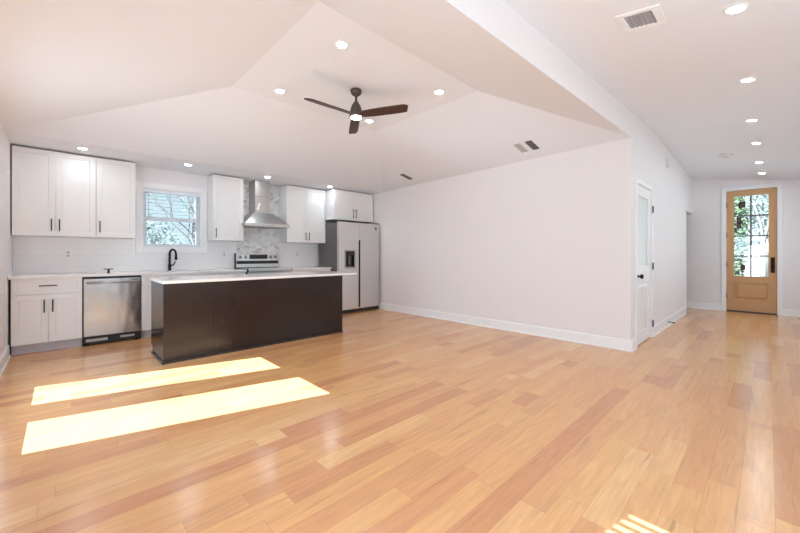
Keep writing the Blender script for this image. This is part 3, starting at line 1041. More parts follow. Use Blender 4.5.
for xx in (rx0 + 0.09, rx1 - 0.09): tube(bm, [(xx, ryf - 0.01, 0.79), (xx, ryf - 0.06, 0.79)], 0.009, 8)
obj('handle', bm, M['steel'], od)
bm = nbm(); box(bm, rx0 + 0.004, rx1 - 0.004, ryf - 0.01, ryf + 0.039, 0.05, 0.25, 0.004, 1)
obj('storage_drawer', bm, M['steel'], r)
# rear console
pz0, pz1, py = 0.919, 1.172, 6.405
bm = nbm(); box(bm, rx0 + 0.004, rx1 - 0.004, py, 6.468, pz0, pz1, 0.006, 2)
con = obj('control_panel', bm, M['steel'], r)
bm = nbm(); box(bm, rx0 + 0.012, rx1 - 0.012, py - 0.003, py - 0.0003, 0.985, 1.040)
obj('black_strip', bm, M['black_panel'], con)
bm = nbm(); box(bm, 2.42, 2.745, py - 0.004, py - 0.0003, 1.072, 1.150, 0.001, 1)
obj('display', bm, M['black_panel'], con)
for xx in (2.255, 2.352, 2.81, 2.895):
    bm = nbm(); lathe(bm, [(0, -0.026), (0.021, -0.026), (0.024, -0.004), (0.030, -0.001), (0.030, -0.0003), (0, -0.0003)], (xx, py, 1.108), 20, axis='Y')
    k = obj('knob', bm, M['steel'], con)
    bm = nbm(); box(bm, xx - 0.004, xx + 0.004, py - 0.034, py - 0.0262, 1.108 - 0.020, 1.108 + 0.020, 0.001, 1)
    obj('knob_grip', bm, M['grey_side'], k)
bm = nbm(); box(bm, rx0 - 0.003, rx0 + 0.0035, py - 0.004, 6.47, 0.906, pz1 + 0.004)
o = obj('panel_end', bm, M['black_plastic'], con); o['label'] = 'black end cap of the control panel'
for xx in (rx0 + 0.06, rx1 - 0.06):
    bm = nbm(); box(bm, xx - 0.02, xx + 0.02, ryf + 0.1, 6.4, 0.0, 0.04)
    obj('foot_rail', bm, M['black_plastic'], r)

# ------------------------------------------------------------------ hood
hx0, hx1, hyf = 2.195, 2.975, 5.985
h = thing('range_hood', 'stainless chimney range hood on the marble mosaic wall', 'hood', ((hx0 + hx1) / 2, YK - 0.012, 1.62))
yb = YK - 0.012
bm = nbm(); box(bm, hx0, hx1, hyf, yb, 1.632, 1.685, 0.002, 1)
obj('rim', bm, M['steel'], h)
chx0, chx1, chy = 2.44, 2.70, 6.20
bm = nbm(); hexa(bm, [(hx0 + .004, hyf + .004, 1.6855), (hx1 - .004, hyf + .004, 1.6855), (hx1 - .004, yb, 1.6855), (hx0 + .004, yb, 1.6855)],
                 [(chx0 - .03, chy - .03, 1.885), (chx1 + .03, chy - .03, 1.885), (chx1 + .03, yb, 1.885), (chx0 - .03, yb, 1.885)])
obj('canopy', bm, M['steel'], h)
bm = nbm(); box(bm, chx0, chx1, chy, yb, 1.8855, ZB - 0.003, 0.002, 1)
ch = obj('chimney', bm, M['steel'], h)
bm = nbm(); box(bm, chx0 + 0.006, chx1 - 0.006, chy - 0.0025, chy - 0.0005, 2.17, 2.174)
obj('chimney_seam', bm, M['grey_side'], ch)
bm = nbm()
q = [(2.463, 1.93), (2.50, 1.93), (2.535, 2.05), (2.498, 2.06)]
hexa(bm, [(x, chy - 0.002, z) for x, z in q], [(x, chy - 0.0006, z) for x, z in q])
o = obj('reflection_patch', bm, M['reflection_white'], ch); o['label'] = 'slanted white reflection painted on the chimney'  # reflection on the steel, built as a thin white patch
bm = nbm()
for k in range(3): box(bm, hx0 + 0.05 + k * 0.23, hx0 + 0.26 + k * 0.23, hyf + 0.06, yb - 0.06, 1.626, 1.6315)
obj('grease_filter', bm, M['grey_plastic'], h)
for k in range(4):
    bm = nbm(); lathe(bm, [(0, -0.004), (0.008, -0.004), (0.008, -0.0003), (0, -0.0003)], (2.5 + k * 0.05, hyf, 1.658), 10, axis='Y')
    obj('push_button', bm, M['grey_side'], h)

# ------------------------------------------------------------------ refrigerator
f0, f1, fyf, fyd = 3.828, 4.836, 5.68, 5.745
fr = thing('refrigerator', 'stainless side-by-side refrigerator with dark grey sides and an ice dispenser', 'refrigerator', ((f0 + f1) / 2, 6.1, 0))
bm = nbm(); box(bm, f0 + 0.004, f1 - 0.004, fyd + 0.006, 6.42, 0.03, 1.765, 0.004, 1)
o = obj('body', bm, M['grey_side'], fr); o['label'] = 'dark grey side panels'
zs0, zs1 = 0.075, 1.785
xs = 4.312
# left door with a dispenser cut-out
D = (3.95, 4.222, 0.875, 1.245)
bm = nbm(); wall_y(bm, fyf, fyd, f0, xs - 0.004, zs0, zs1, [D])
bmesh.ops.remove_doubles(bm, verts=bm.verts, dist=1e-5)
ld = obj('freezer_door', bm, M['fridge_steel'], fr)
bm = nbm()
frame_y(bm, D[0], D[1], D[2], D[3], 0.028, fyf - 0.003, fyf + 0.01)
dp = obj('dispenser_bezel', bm, M['grey_plastic'], ld); dp['label'] = 'light grey dispenser frame'
bm = nbm(); box(bm, D[0] + 0.0005, D[1] - 0.0005, fyf + 0.045, fyf + 0.0645, D[2], D[3]); box(bm, D[0] + 0.028, D[1] - 0.028, fyf + 0.0, fyf + 0.045, D[3] - 0.11, D[3] - 0.028)
o = obj('dispenser_recess', bm, M['black_glass'], ld); o['label'] = 'black dispenser recess'
bm = nbm(); box(bm, 4.065, 4.11, fyf + 0.02, fyf + 0.04, D[2] + 0.08, D[3] - 0.112); box(bm, D[0] + 0.03, D[1] - 0.03, fyf + 0.0, fyf + 0.044, D[2] + 0.0285, D[2] + 0.04)
obj('dispenser_paddle', bm, M['grey_side'], ld)
bm = nbm(); box(bm, xs + 0.004, f1, fyf, fyd, zs0, zs1, 0.006, 2)
rd = obj('refrigerator_door', bm, M['fridge_steel'], fr)
bm = nbm(); lathe(bm, [(0, -0.002), (0.026, -0.002), (0.028, -0.0003), (0, -0.0003)], (4.742, fyf, 1.69), 24, axis='Y')
lathe(bm, [(0.016, -0.0026), (0.022, -0.0026), (0.022, -0.0021), (0.016, -0.0021)], (4.742, fyf, 1.69), 24, axis='Y')
o = obj('emblem', bm, M['grey_side'], rd); o['label'] = 'small round dark emblem'
bm = nbm(); box(bm, xs - 0.016, xs - 0.0005, fyf - 0.006, fyf - 0.0003, 0.10, 1.44, 0.002, 1)
o = obj('pocket_handle', bm, M['black'], ld); o['label'] = 'black recessed grip strip'
bm = nbm(); box(bm, xs + 0.0005, xs + 0.022, fyf - 0.006, fyf - 0.0003, 0.10, 1.44, 0.002, 1)
o = obj('pocket_handle', bm, M['black'], rd); o['label'] = 'black recessed grip strip'
bm = nbm(); box(bm, f0 + 0.01, f1 - 0.01, fyf + 0.02, fyd, 0.012, 0.072)
o = obj('toe_grille', bm, M['black_plastic'], fr); o['label'] = 'black toe grille'
for xx in (f0 + 0.06, f1 - 0.06):
    bm = nbm(); box(bm, xx - 0.04, xx + 0.04, fyf + 0.015, fyd + 0.04, 1.7855, 1.803, 0.003, 1)
    obj('hinge_cover', bm, M['grey_side'], fr)
    bm = nbm(); lathe(bm, [(0, 0), (0.02, 0), (0.02, 0.03), (0, 0.03)], (xx, 6.0, 0), 12)
    obj('roller_foot', bm, M['black_plastic'], fr)

# ------------------------------------------------------------------ island
i0, i1, iyf, iyb, itz = 0.768, 3.018, 4.385, 5.075, 0.843
isl = thing('kitchen_island', 'dark espresso kitchen island with a white top in front of the range', 'island', ((i0 + i1) / 2, 4.65, 0))
bm = nbm(); box(bm, i0 + 0.019, i1 - 0.019, iyf + 0.019, iyb - 0.001, 0.09, itz); box(bm, i0 + 0.019, i1 - 0.019, iyf + 0.019, iyb - 0.07, 0.0, 0.09)
obj('body', bm, M['island'], isl)
bm = nbm(); box(bm, i0 + 0.001, i1 - 0.001, iyf, iyf + 0.018, 0.0, itz, 0.001, 1)
obj('back_panel', bm, M['island'], isl)
bm = nbm(); box(bm, i0, i0 + 0.018, iyf + 0.0185, iyb - 0.08, 0.0, 0.0895); box(bm, i0, i0 + 0.018, iyf + 0.0185, iyb, 0.09, itz, 0.001, 1)
obj('end_panel', bm, M['island'], isl)
bm = nbm(); box(bm, i1 - 0.018, i1, iyf + 0.0185, iyb, 0.0, itz, 0.001, 1)
obj('end_panel', bm, M['island'], isl)
bm = nbm()
for seg in ((i0 - 0.014, i1, iyf - 0.014, iyf - 0.0005), (i0 - 0.014, i0 - 0.0005, iyf - 0.0005, iyb - 0.08)):
    box(bm, *seg, 0.0, 0.022, 0.004, 2)
obj('shoe_moulding', bm, M['island_base'], isl)
nd = 4
for k in range(nd):
    a = i0 + 0.004 + (i1 - i0 - 0.008) * k / nd; b = i0 + 0.004 + (i1 - i0 - 0.008) * (k + 1) / nd
    bm = nbm(); shaker(bm, a + 0.002, b - 0.002, 0.092, itz - 0.006, iyb + 0.021, face=1)
    dd = obj('door', bm, M['island'], isl)
    pull(dd, 'handle', (b - 0.04) if k % 2 == 0 else (a + 0.04), 0.70, iyb + 0.021, 0.15, face=1)
bm = nbm(); box(bm, i0 - 0.010, 3.262, iyf - 0.03, iyb + 0.005, itz + 0.0005, itz + 0.032, 0.003, 2)
o = obj('island_top', bm, M['quartz'], isl); o['label'] = 'white quartz slab overhanging the right end'

# ------------------------------------------------------------------ ceiling fan
fcx, fcy = 2.207, 2.962
FZ = 2.60
fan = thing('ceiling_fan', 'dark three-blade ceiling fan with a round light hanging from the tray ceiling', 'ceiling fan', (fcx, fcy, ZT))
bm = nbm(); lathe(bm, [(0, 0.0), (0.057, 0.0), (0.059, -0.018), (0.051, -0.042), (0.030, -0.060), (0.018, -0.066), (0, -0.066)], (fcx, fcy, ZT - 0.0005), 32)
obj('canopy', bm, M['bronze'], fan)
bm = nbm(); tube(bm, [(fcx, fcy, ZT - 0.06), (fcx, fcy, 2.715)], 0.012, 14)
obj('downrod', bm, M['bronze'], fan)
bm = nbm(); lathe(bm, [(0, 2.735), (0.022, 2.735), (0.028, 2.722), (0.044, 2.700), (0.056, 2.665), (0.065, 2.625), (0.070, 2.595), (0.068, 2.577), (0, 2.577)], (fcx, fcy, 0), 36)
obj('motor_housing', bm, M['bronze'], fan)
bm = nbm(); lathe(bm, [(0, 2.5765), (0.054, 2.5765), (0.054, 2.570), (0.046, 2.563), (0.028, 2.559), (0, 2.557)], (fcx, fcy, 0), 32)
o = obj('light_lens', bm, M['fan_lens'], fan); o['label'] = 'glowing round light'
for ang in (179, -62.5, 57):
    a = math.radians(ang)
    bm = nbm()
    st = [(0.045, 0.034), (0.10, 0.046), (0.20, 0.052), (0.35, 0.055), (0.46, 0.055), (0.54, 0.052), (0.575, 0.040)]
    pit = math.radians(-15)
    rows = []
    for rr, hw in st:
        row = []
        off = 0.012 if rr > 0.57 else 0.0
        for s in (-1, 1):
            v = s * hw + (off if s < 0 else 0)
            pz = v * math.sin(pit) * (1.0 if rr > 0.09 else 0.6)
            pv = v * math.cos(pit)
            row.append((rr + (-0.03 if (s > 0 and rr > 0.57) else 0), pv, pz))
        rows.append(row)
    th = 0.006
    top = [[bm.verts.new((p[0], p[1], p[2] + th)) for p in row] for row in rows]
    bot = [[bm.verts.new((p[0], p[1], p[2] - th)) for p in row] for row in rows]
    for k in range(len(rows) - 1):
        bm.faces.new((top[k][0], top[k + 1][0], top[k + 1][1], top[k][1]))
        bm.faces.new((bot[k][0], bot[k][1], bot[k + 1][1], bot[k + 1][0]))
        for s in (0, 1):
            bm.faces.new((top[k][s], bot[k][s], bot[k + 1][s], top[k + 1][s]))
    bm.faces.new((top[0][0], top[0][1], bot[0][1], bot[0][0]))
    bm.faces.new((top[-1][0], top[-1][1], bot[-1][1], bot[-1][0]))
    bmesh.ops.rotate(bm, verts=bm.verts, cent=(0, 0, 0), matrix=Matrix.Rotation(a, 3, 'Z'))
    bmesh.ops.translate(bm, verts=bm.verts, vec=(fcx, fcy, FZ))
    obj('blade', bm, M['blade'], fan)


# ------------------------------------------------------------------ recessed lights
def downlight(x, y, z, label, group, tilt=0.0, rad=0.041, lens='lens'):
    t = thing('recessed_light', label, 'ceiling light', (x, y, z), group)
    bm = nbm()
    lathe(bm, [(rad, -0.0005), (rad + 0.014, -0.0005), (rad + 0.014, -0.003), (rad + 0.002, -0.008), (rad, -0.006), (rad, -0.0005)], (0, 0, 0), 32)
    obj('trim_ring', bm, M['trim'], t, local=True)
    bm = nbm(); lathe(bm, [(0, -0.006), (rad - 0.001, -0.006), (rad - 0.001, -0.001), (0, -0.001)], (0, 0, 0), 32)
    o = obj('lens', bm, M[lens], t, local=True); o['label'] = 'glowing lens'
    t.rotation_euler = (tilt, 0 if tilt == 0 else (-0.0475 if x < XF else 0.032), 0)
    return t


KG = 'recessed lights over the kitchen cabinets'
for x, lb in ((0.185, 'recessed light above the leftmost wall cabinets'), (1.33, 'recessed light above the kitchen window'),
              (2.51, 'recessed light in front of the range hood chimney'), (3.74, 'recessed light where the tall cabinet meets the refrigerator cabinet')):
    downlight(x, 5.85, ZB, lb, KG, lens='kitchen_lens')
FG = 'recessed lights around the ceiling fan'
for x, y, lb in ((1.645, 2.40, 'recessed light at the top of the photo, nearest the camera of those around the fan'),
                 (1.645, 3.53, 'recessed light left of the ceiling fan, beyond its left blade tip'),
                 (2.86, 2.39, 'recessed light right of the ceiling fan, past its right blade tip'),
                 (2.84, 3.53, 'recessed light just below and right of the fan light, behind a blade')):
    downlight(x, y, ZT, lb, FG)
HG = 'recessed lights along the hall ceiling'
tl = math.atan(SL)
for x, y, lb in ((2.841, 0.131, 'hall recessed light nearest the camera, at the top edge of the photo'),
                 (4.250, 0.121, 'second hall recessed light from the camera'),
                 (5.850, 0.134, 'third hall recessed light from the camera'),
                 (6.936, 0.114, 'fourth hall recessed light from the camera'),
                 (8.170, 0.101, 'fifth hall recessed light, second nearest the front door'),
                 (9.101, 0.081, 'hall recessed light nearest the front door')):
    downlight(x, y, hall_z(x, y), lb, HG, tl)

# smoke detector, vents, chime
t = thing('smoke_detector', 'round white smoke detector on the hall ceiling left of the lights', 'smoke detector', (7.608, 0.466, hall_z(7.608, 0.466)))
bm = nbm(); lathe(bm, [(0, -0.0005), (0.085, -0.0005), (0.085, -0.012), (0.078, -0.030), (0.05, -0.036), (0, -0.036)], (0, 0, 0), 28)
obj('housing', bm, M['plate'], t, local=True)
bm = nbm(); lathe(bm, [(0.03, -0.0362), (0.045, -0.0365), (0.045, -0.038), (0.03, -0.038), (0.03, -0.0362)], (0, 0, 0), 24)
obj('grille_ring', bm, M['grey_plastic'], t, local=True)
t.rotation_euler = (tl, -0.04, 0)

t = thing('ceiling_register', 'square white air register with grey louvers on the hall ceiling', 'vent', (2.656, 0.557, hall_z(2.656, 0.557)))
sx, sy = 0.125, 0.115
bm = nbm()
for q in ((-sx, -sx + 0.035, -sy, sy), (sx - 0.035, sx, -sy, sy), (-sx + 0.035, sx - 0.035, -sy, -sy + 0.045), (-sx + 0.035, sx - 0.035, sy - 0.035, sy)):
    box(bm, *q, -0.010, -0.0005, 0.002, 1)
obj('frame', bm, M['trim'], t, local=True)
bm = nbm(); box(bm, -sx + 0.035, sx - 0.035, -sy + 0.045, sy - 0.035, -0.003, -0.0008)
for k in range(6):
    yy = -sy + 0.055 + k * 0.024
    hexa(bm, [(-sx + .036, yy, -0.009), (sx - .036, yy, -0.009), (sx - .036, yy + .004, -0.009), (-sx + .036, yy + .004, -0.009)],
         [(-sx + .036, yy + .010, -0.0032), (sx - .036, yy + .010, -0.0032), (sx - .036, yy + .014, -0.0032), (-sx + .036, yy + .014, -0.0032)])
o = obj('louvers', bm, M['louver'], t, local=True); o['label'] = 'grey louvers'
t.rotation_euler = (tl, -0.04, 0)


for x, y, mm, lb in ((4.50, 4.53, 'dark_louver', 'small dark grey ceiling vent near the refrigerator corner'),
                     (4.51, 2.33, 'pale_louver', 'small pale ceiling vent, left of a pair above the long wall'),
                     (4.51, 2.17, 'dark_louver', 'small dark grey ceiling vent, right of a pair above the long wall')):
    hit, nrm, _, _ = CEIL_TREE.ray_cast(Vector((x, y, 1.0)), Vector((0, 0, 1)))
    if nrm.z > 0: nrm = -nrm
    t = thing('ceiling_vent', lb, 'vent', tuple(hit), 'small ceiling vents above the long wall')
    bm = nbm()
    for q in ((-0.125, -0.115, -0.043, 0.043), (0.115, 0.125, -0.043, 0.043), (-0.115, 0.115, -0.043, -0.036), (-0.115, 0.115, 0.036, 0.043)):
        box(bm, *q, -0.008, -0.0005)
    obj('frame', bm, M[mm], t, local=True)
    bm = nbm(); box(bm, -0.115, 0.115, -0.036, 0.036, -0.0035, -0.001)
    for k in range(5): box(bm, -0.114, 0.114, -0.033 + k * 0.0145, -0.029 + k * 0.0145, -0.0075, -0.0036)
    obj('louvers', bm, M[mm], t, local=True)
    t.rotation_euler = Vector((0, 0, -1)).rotation_difference(nrm).to_euler()

bm = nbm(); box(bm, 6.985, 7.085, YH - 0.035, YH - 0.0005, 2.555, 2.69, 0.006, 2)
tag(obj('door_chime', bm, M['plate']), 'small white chime box high on the hall wall right of the white door', 'chime')

ds = thing('door_stop', 'black spring door stop on the hall baseboard', 'door stop', (7.03, YH - 0.014, 0.07))
bm = nbm(); tube(bm, [(7.03, YH - 0.0142, 0.07), (7.03, YH - 0.085, 0.068)], 0.008, 10)
obj('spring', bm, M['black'], ds)
bm = nbm(); tube(bm, [(7.03, YH - 0.0852, 0.068), (7.03, YH - 0.10, 0.068)], 0.011, 10)
obj('rubber_tip', bm, M['black_plastic'], ds)

# ------------------------------------------------------------------ white pantry door
pd = thing('door_1', 'narrow white hall door with a frosted glass upper panel', 'door', ((PD[0] + PD[1]) / 2, YH, 0), kind='structure')
cw = 0.062
bm = nbm()
box(bm, PD[0] - cw, PD[0], YH - 0.018, YH - 0.0005, 0, PD[3] + cw, 0.003, 1); box(bm, PD[1], PD[1] + cw, YH - 0.018, YH - 0.0005, 0, PD[3] + cw, 0.003, 1)
box(bm, PD[0], PD[1], YH - 0.018, YH - 0.0005, PD[3], PD[3] + cw, 0.003, 1)
obj('door_casing', bm, M['trim'], pd)
bm = nbm(); box(bm, PD[0], PD[0] + 0.012, YH - 0.0004, YH + 0.12, 0, PD[3]); box(bm, PD[1] - 0.012, PD[1], YH - 0.0004, YH + 0.12, 0, PD[3]); box(bm, PD[0] + 0.012, PD[1] - 0.012, YH - 0.0004, YH + 0.12, PD[3] - 0.012, PD[3])
obj('door_jamb', bm, M['trim'], pd)
a, b = PD[0] + 0.014, PD[1] - 0.014
y0, y1 = YH + 0.004, YH + 0.042
gl = (a + 0.095, b - 0.115, 0.985, 1.915)
lp = (a + 0.095, b - 0.115, 0.145, 0.785)
bm = nbm(); wall_y(bm, y0, y1, a, b, 0.012, PD[3] - 0.014, [gl, lp])
slab = obj('door_slab', bm, M['trim'], pd)
bm = nbm(); frame_y(bm, gl[0], gl[1], gl[2], gl[3], 0.022, y0 - 0.004, y0 + 0.012, 0.003)
obj('glazing_bead', bm, M['trim'], slab)
bm = nbm(); box(bm, gl[0] + 0.001, gl[1] - 0.001, y0 + 0.014, y0 + 0.020, gl[2] + 0.001, gl[3] - 0.001)
o = obj('glass_pane', bm, M['frost'], slab); o['label'] = 'pale frosted glass panel'
bm = nbm(); box(bm, lp[0], lp[1], y0 + 0.020, y0 + 0.032, lp[2], lp[3])
hexa(bm, [(lp[0] + 0.008, y0 + 0.0195, lp[2] + 0.008), (lp[1] - 0.008, y0 + 0.0195, lp[2] + 0.008), (lp[1] - 0.008, y0 + 0.0195, lp[3] - 0.008), (lp[0] + 0.008, y0 + 0.0195, lp[3] - 0.008)],
     [(lp[0] + 0.05, y0 + 0.005, lp[2] + 0.05), (lp[1] - 0.05, y0 + 0.005, lp[2] + 0.05), (lp[1] - 0.05, y0 + 0.005, lp[3] - 0.05), (lp[0] + 0.05, y0 + 0.005, lp[3] - 0.05)])
obj('lower_panel', bm, M['trim'], slab)
kx, kz = a + 0.062, 0.878
bm = nbm()
lathe(bm, [(0, -0.0003), (0.030, -0.0003), (0.030, -0.006), (0.012, -0.012), (0.011, -0.032), (0.026, -0.038), (0.030, -0.052), (0.024, -0.064), (0, -0.067)], (kx, y0, kz), 24, axis='Y')
o = obj('door_knob', bm, M['black'], pd); o['label'] = 'round black knob'
for z in (1.776, 0.990, 0.197):
    bm = nbm(); tube(bm, [(PD[1] + 0.004, YH - 0.024, z - 0.047), (PD[1] + 0.004, YH - 0.024, z + 0.047)], 0.0075, 10)
    box(bm, PD[1] - 0.014, PD[1] + 0.028, YH - 0.0215, YH - 0.0185, z - 0.046, z + 0.046)
    o = obj('hinge', bm, M['black'], pd); o['label'] = 'black hinge'

# cased opening at the end of the hall wall
bm = nbm(); box(bm, OX - 0.055, OX + 0.002, YH - 0.016, YH - 0.0005, 0, 2.02, 0.002, 1)
box(bm, OX - 0.0, OX + 0.014, YH - 0.0005, YH + 0.125, 0, 2.02)
struct('trim_1', bm, M['trim'], 'white side casing of the opening near the front door', 'trim')

# ------------------------------------------------------------------ front door
fdn = thing('door_2', 'oak front door with eight glass panes at the end of the hall', 'door', (XD, (FD0 + FD1) / 2, 0), kind='structure')
cw = 0.075
bm = nbm()
box(bm, XD - 0.018, XD - 0.0005, FD0 + 0.004, FD0 + cw, 0, FDH + cw, 0.003, 1); box(bm, XD - 0.018, XD - 0.0005, FD1 - cw, FD1 - 0.004, 0, FDH + cw, 0.003, 1)
box(bm, XD - 0.018, XD - 0.0005, FD1 - 0.004, FD0 + 0.004, FDH + 0.004, FDH + cw, 0.003, 1)
obj('door_casing', bm, M['trim'], fdn)
bm = nbm()
for q in ((FD1 - 0.03, FD1 - 0.002, 0, FDH + 0.03), (FD0 + 0.002, FD0 + 0.03, 0, FDH + 0.03), (FD1 - 0.002, FD0 + 0.002, FDH + 0.003, FDH + 0.03)):
    box(bm, XD - 0.0004, XD + T, *q)
for q in ((FD1 - 0.002, FD1 + 0.014, 0.026, FDH + 0.003), (FD0 - 0.014, FD0 + 0.002, 0.026, FDH + 0.003), (FD1 + 0.014, FD0 - 0.014, FDH - 0.014, FDH + 0.003)):
    box(bm, XD + 0.058, XD + 0.075, *q)
obj('door_jamb', bm, M['trim'], fdn)
dx0, dx1 = XD + 0.012, XD + 0.056
gy0, gy1, gz0, gz1 = -0.002, 0.482, 0.722, 2.318
pz = (0.262, 0.592)
bm = nbm(); wall_x(bm, dx0, dx1, FD1, FD0, 0.03, FDH, [(gy0, gy1, pz[0], pz[1]), (gy0, gy1, gz0, gz1)])
sl_ = obj('door_slab', bm, M['oak'], fdn)
bm = nbm()
box(bm, dx0 + 0.022, dx1 - 0.006, gy0, gy1, pz[0], pz[1])
hexa(bm, [(dx0 + 0.0215, gy0 + 0.012, pz[0] + 0.012), (dx0 + 0.0215, gy1 - 0.012, pz[0] + 0.012), (dx0 + 0.0215, gy1 - 0.012, pz[1] - 0.012), (dx0 + 0.0215, gy0 + 0.012, pz[1] - 0.012)],
     [(dx0 + 0.008, gy0 + 0.055, pz[0] + 0.055), (dx0 + 0.008, gy1 - 0.055, pz[0] + 0.055), (dx0 + 0.008, gy1 - 0.055, pz[1] - 0.055), (dx0 + 0.008, gy0 + 0.055, pz[1] - 0.055)])
obj('lower_panel', bm, M['oak'], sl_)
bm = nbm()
ym = (gy0 + gy1) / 2
box(bm, dx0 + 0.006, dx1 - 0.006, ym - 0.013, ym + 0.013, gz0, gz1)
rh = (gz1 - gz0) / 4
for k in range(1, 4):
    for (p, q) in ((gy0, ym - 0.013), (ym + 0.013, gy1)):
        box(bm, dx0 + 0.006, dx1 - 0.006, p, q, gz0 + rh * k - 0.013, gz0 + rh * k + 0.013)
o = obj('muntin_grid', bm, M['grey_side'], sl_); o['label'] = 'dark glazing bars'
for k in range(4):
    for (p, q) in ((gy0, ym - 0.013), (ym + 0.013, gy1)):
        bm = nbm(); box(bm, dx0 + 0.020, dx0 + 0.024, p, q, gz0 + rh * k + (0.013 if k else 0), gz0 + rh * (k + 1) - (0.013 if k < 3 else 0))
        obj('glass_pane', bm, M['glass'], sl_)
# stickers on the panes
for (yc, zc, hw, hh) in ((0.366, 2.145, 0.050, 0.060), (0.410, 1.785, 0.034, 0.115), (0.352, 0.885, 0.032, 0.050)):
    bm = nbm(); box(bm, dx0 + 0.017, dx0 + 0.0195, yc - hw, yc + hw, zc - hh, zc + hh)
    s = obj('sticker', bm, M['label_brown'], sl_); s['label'] = 'dark square sticker on the glass'
    bm = nbm()
    if hh > 0.1:
        box(bm, dx0 + 0.0155, dx0 + 0.0168, yc - hw * .6, yc + hw * .6, zc + 0.02, zc + hh * .8); box(bm, dx0 + 0.0155, dx0 + 0.0168, yc - hw * .6, yc + hw * .6, zc - hh * .8, zc - 0.02)
    else:
        box(bm, dx0 + 0.0155, dx0 + 0.0168, yc - hw * .55, yc + hw * .55, zc - hh * .55, zc + hh * .55)
    obj('sticker_print', bm, M['label_red'], s)
bm = nbm(); box(bm, dx0 - 0.008, dx0 - 0.0005, FD1 + 0.028, FD1 + 0.082, 0.80, 1.10, 0.003, 1)
hd = obj('handle_plate', bm, M['black'], fdn); hd['label'] = 'long black handle plate'
bm = nbm(); tube(bm, [(dx0 - 0.008, FD1 + 0.055, 0.85), (dx0 - 0.05, FD1 + 0.055, 0.87), (dx0 - 0.055, FD1 + 0.055, 0.95), (dx0 - 0.008, FD1 + 0.055, 0.99)], 0.009, 10)
obj('grip', bm, M['black'], hd)
bm = nbm(); lathe(bm, [(0, -0.022), (0.018, -0.022), (0.022, -0.008), (0, -0.008)], (dx0, FD1 + 0.055, 1.055), 16, axis='X')
obj('thumb_turn', bm, M['black'], hd)
for z in (0.32, 0.95, 1.55, 2.15):
    bm = nbm(); tube(bm, [(dx0 - 0.006, FD0 - 0.001, z - 0.05), (dx0 - 0.006, FD0 - 0.001, z + 0.05)], 0.008, 10)
    o = obj('hinge', bm, M['black'], fdn); o['label'] = 'black hinge'
bm = nbm(); box(bm, XD - 0.012, XD + T, FD1, FD0, 0.0, 0.026, 0.004, 1)
o = obj('threshold', bm, M['bronze'], fdn); o['label'] = 'dark threshold strip'

# ------------------------------------------------------------------ outside
GZ = -0.35
bm = nbm(); quad(bm, (-60, -60, GZ), (90, -60, GZ), (90, 60, GZ), (-60, 60, GZ))
o = obj('ground', bm, M['grass']); tag(o, 'lawn around the house seen through the glass', 'ground', kind='structure')
bm = nbm(); box(bm, XD + T, XD + 2.2, -1.4, 1.8, GZ, -0.03)
struct('porch_floor', bm, M['concrete'], 'concrete porch outside the front door', 'porch')
bm = nbm(); box(bm, XD + 2.2, 32, -1.2, 0.55, GZ, GZ + 0.02)
struct('driveway', bm, M['concrete'], 'pale driveway leading away from the front door', 'driveway')


def leaf_cloud(bm, c, rad, n, size, rng):
    c = Vector(c)
    for _ in range(n):
        while True:
            p = Vector((rng.uniform(-1, 1), rng.uniform(-1, 1), rng.uniform(-1, 1)))
            if 0.35 < p.length < 1.0: break
        p = Vector((p.x * rad[0], p.y * rad[1], p.z * rad[2])) + c
        u = Vector((rng.gauss(0, 1), rng.gauss(0, 1), rng.gauss(0, 1))).normalized()
        v = u.orthogonal().normalized()
        s = size * rng.uniform(0.6, 1.3)
        bm.faces.new([bm.verts.new(p + u * s), bm.verts.new(p + v * s * .5), bm.verts.new(p - u * s), bm.verts.new(p - v * s * .5)])


def branches(bm, p, d, ln, rad, depth, rng):
    q = p + d * ln
    mid = p + d * ln * 0.5 + Vector((rng.uniform(-1, 1), rng.uniform(-1, 1), rng.uniform(-.5, .5))) * ln * 0.05
    tube(bm, [p, mid, q], [rad, rad * 0.85, rad * 0.7], 6, cap=False)
    if depth == 0: return
    for k in range(rng.choice((2, 3))):
        nd_ = (d + Vector((rng.uniform(-1, 1), rng.uniform(-1, 1), rng.uniform(-.25, .7))) * 0.75).normalized()
        branches(bm, q, nd_, ln * rng.uniform(0.62, 0.85), rad * 0.62, depth - 1, rng)


def bare_tree(x, y, h, label, seed, group=None, depth=5, thick=1.0):
    rng = random.Random(seed)
    t = thing('bare_tree', label, 'tree', (x, y, GZ), group)
    bm = nbm(); tube(bm, [(x, y, GZ - 0.05), (x + 0.05, y, GZ + h * 0.25)], [0.14 * thick, 0.10 * thick], 10)
    obj('trunk', bm, M['bark'], t)
    bm = nbm()
    for k in range(3):
        branches(bm, Vector((x + 0.05, y, GZ + h * 0.245)), Vector((rng.uniform(-.5, .5), rng.uniform(-.5, .5), 1)).normalized(), h * 0.2, 0.07 * thick, depth, rng)
    obj('branches', bm, M['bark'], t, recalc=False)
    return t


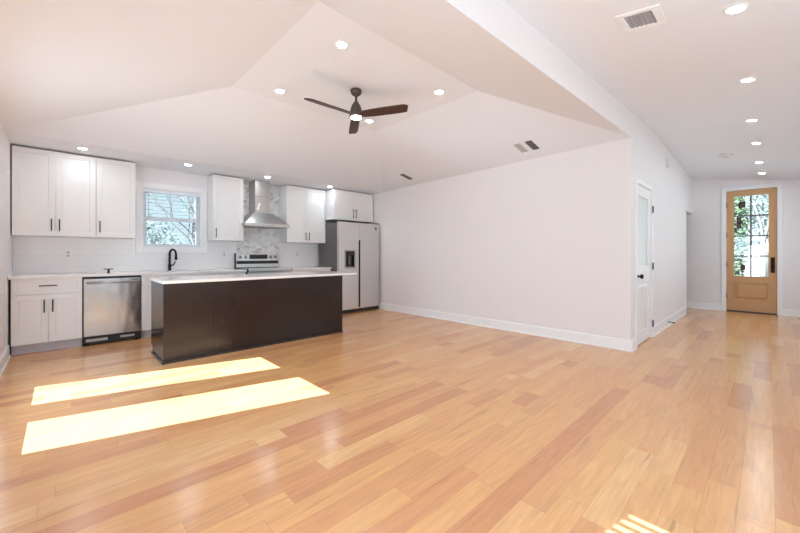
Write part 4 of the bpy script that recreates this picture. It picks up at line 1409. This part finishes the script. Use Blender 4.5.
def bush(name, x, y, rad, label, seed, mat, n=900, size=0.06, group=None):
    rng = random.Random(seed)
    t = thing(name, label, 'shrub', (x, y, GZ), group)
    bm = nbm()
    for k in range(4):
        tube(bm, [(x, y, GZ - 0.03), (x + rng.uniform(-.5, .5) * rad[0], y + rng.uniform(-.5, .5) * rad[1], GZ + rad[2] * 1.3)], [0.03, 0.012], 6)
    obj('stem', bm, M['bark'], t)
    bm = nbm(); leaf_cloud(bm, (x, y, GZ + rad[2] * 1.12), rad, n, size, rng)
    obj('foliage', bm, mat, t, recalc=False)
    return t


bare_tree(2.75, 11.0, 4.6, 'bare tree seen through the right half of the kitchen window', 4, thick=0.42)
bush('shrub', 1.35, 9.6, (0.75, 0.6, 1.15), 'grey green shrub outside the kitchen window, lower left', 5, M['leaf2'], 1500, 0.05)
bush('tall_shrub', 14.5, 0.98, (0.7, 0.60, 1.9), 'tall leafy green shrub filling the left panes of the front door', 8, M['leaf'], 4200, 0.06)
bare_tree(21.0, 0.15, 8.0, 'bare tree behind the upper right panes of the front door', 12, depth=6, thick=0.8)
rng_ = random.Random(21)
tt = thing('small_tree', 'sparse grey green tree whose crown shows through the upper right panes of the front door', 'tree', (27.0, 0.1, GZ))
bm = nbm(); tube(bm, [(27.0, 0.1, GZ - 0.05), (27.05, 0.0, 1.6), (27.0, 0.2, 3.6)], [0.09, 0.06, 0.03], 8)
obj('trunk', bm, M['bark'], tt)
bm = nbm(); leaf_cloud(bm, (27.0, 0.1, 3.55), (1.1, 1.3, 1.35), 1300, 0.10, rng_)
obj('foliage', bm, M['leaf2'], tt, recalc=False)

hs = thing('white_garage', 'low white outbuilding with a dark roof edge seen through the lower right panes', 'building', (36, -4, GZ))
bm = nbm(); box(bm, 34, 40, -7.0, 1.15, GZ, 2.2)
obj('wall', bm, M['siding'], hs)
bm = nbm()
hexa(bm, [(33.7, -7.3, 3.15), (40.3, -7.3, 3.15), (40.3, 1.35, 1.98), (33.7, 1.35, 1.98)], [(33.7, -7.3, 3.4), (40.3, -7.3, 3.4), (40.3, 1.35, 2.2), (33.7, 1.35, 2.2)])
obj('roof', bm, M['roof'], hs)
bm = nbm(); box(bm, 33.96, 33.999, -5.2, -2.4, GZ, 1.9)
obj('garage_door', bm, M['siding'], hs)
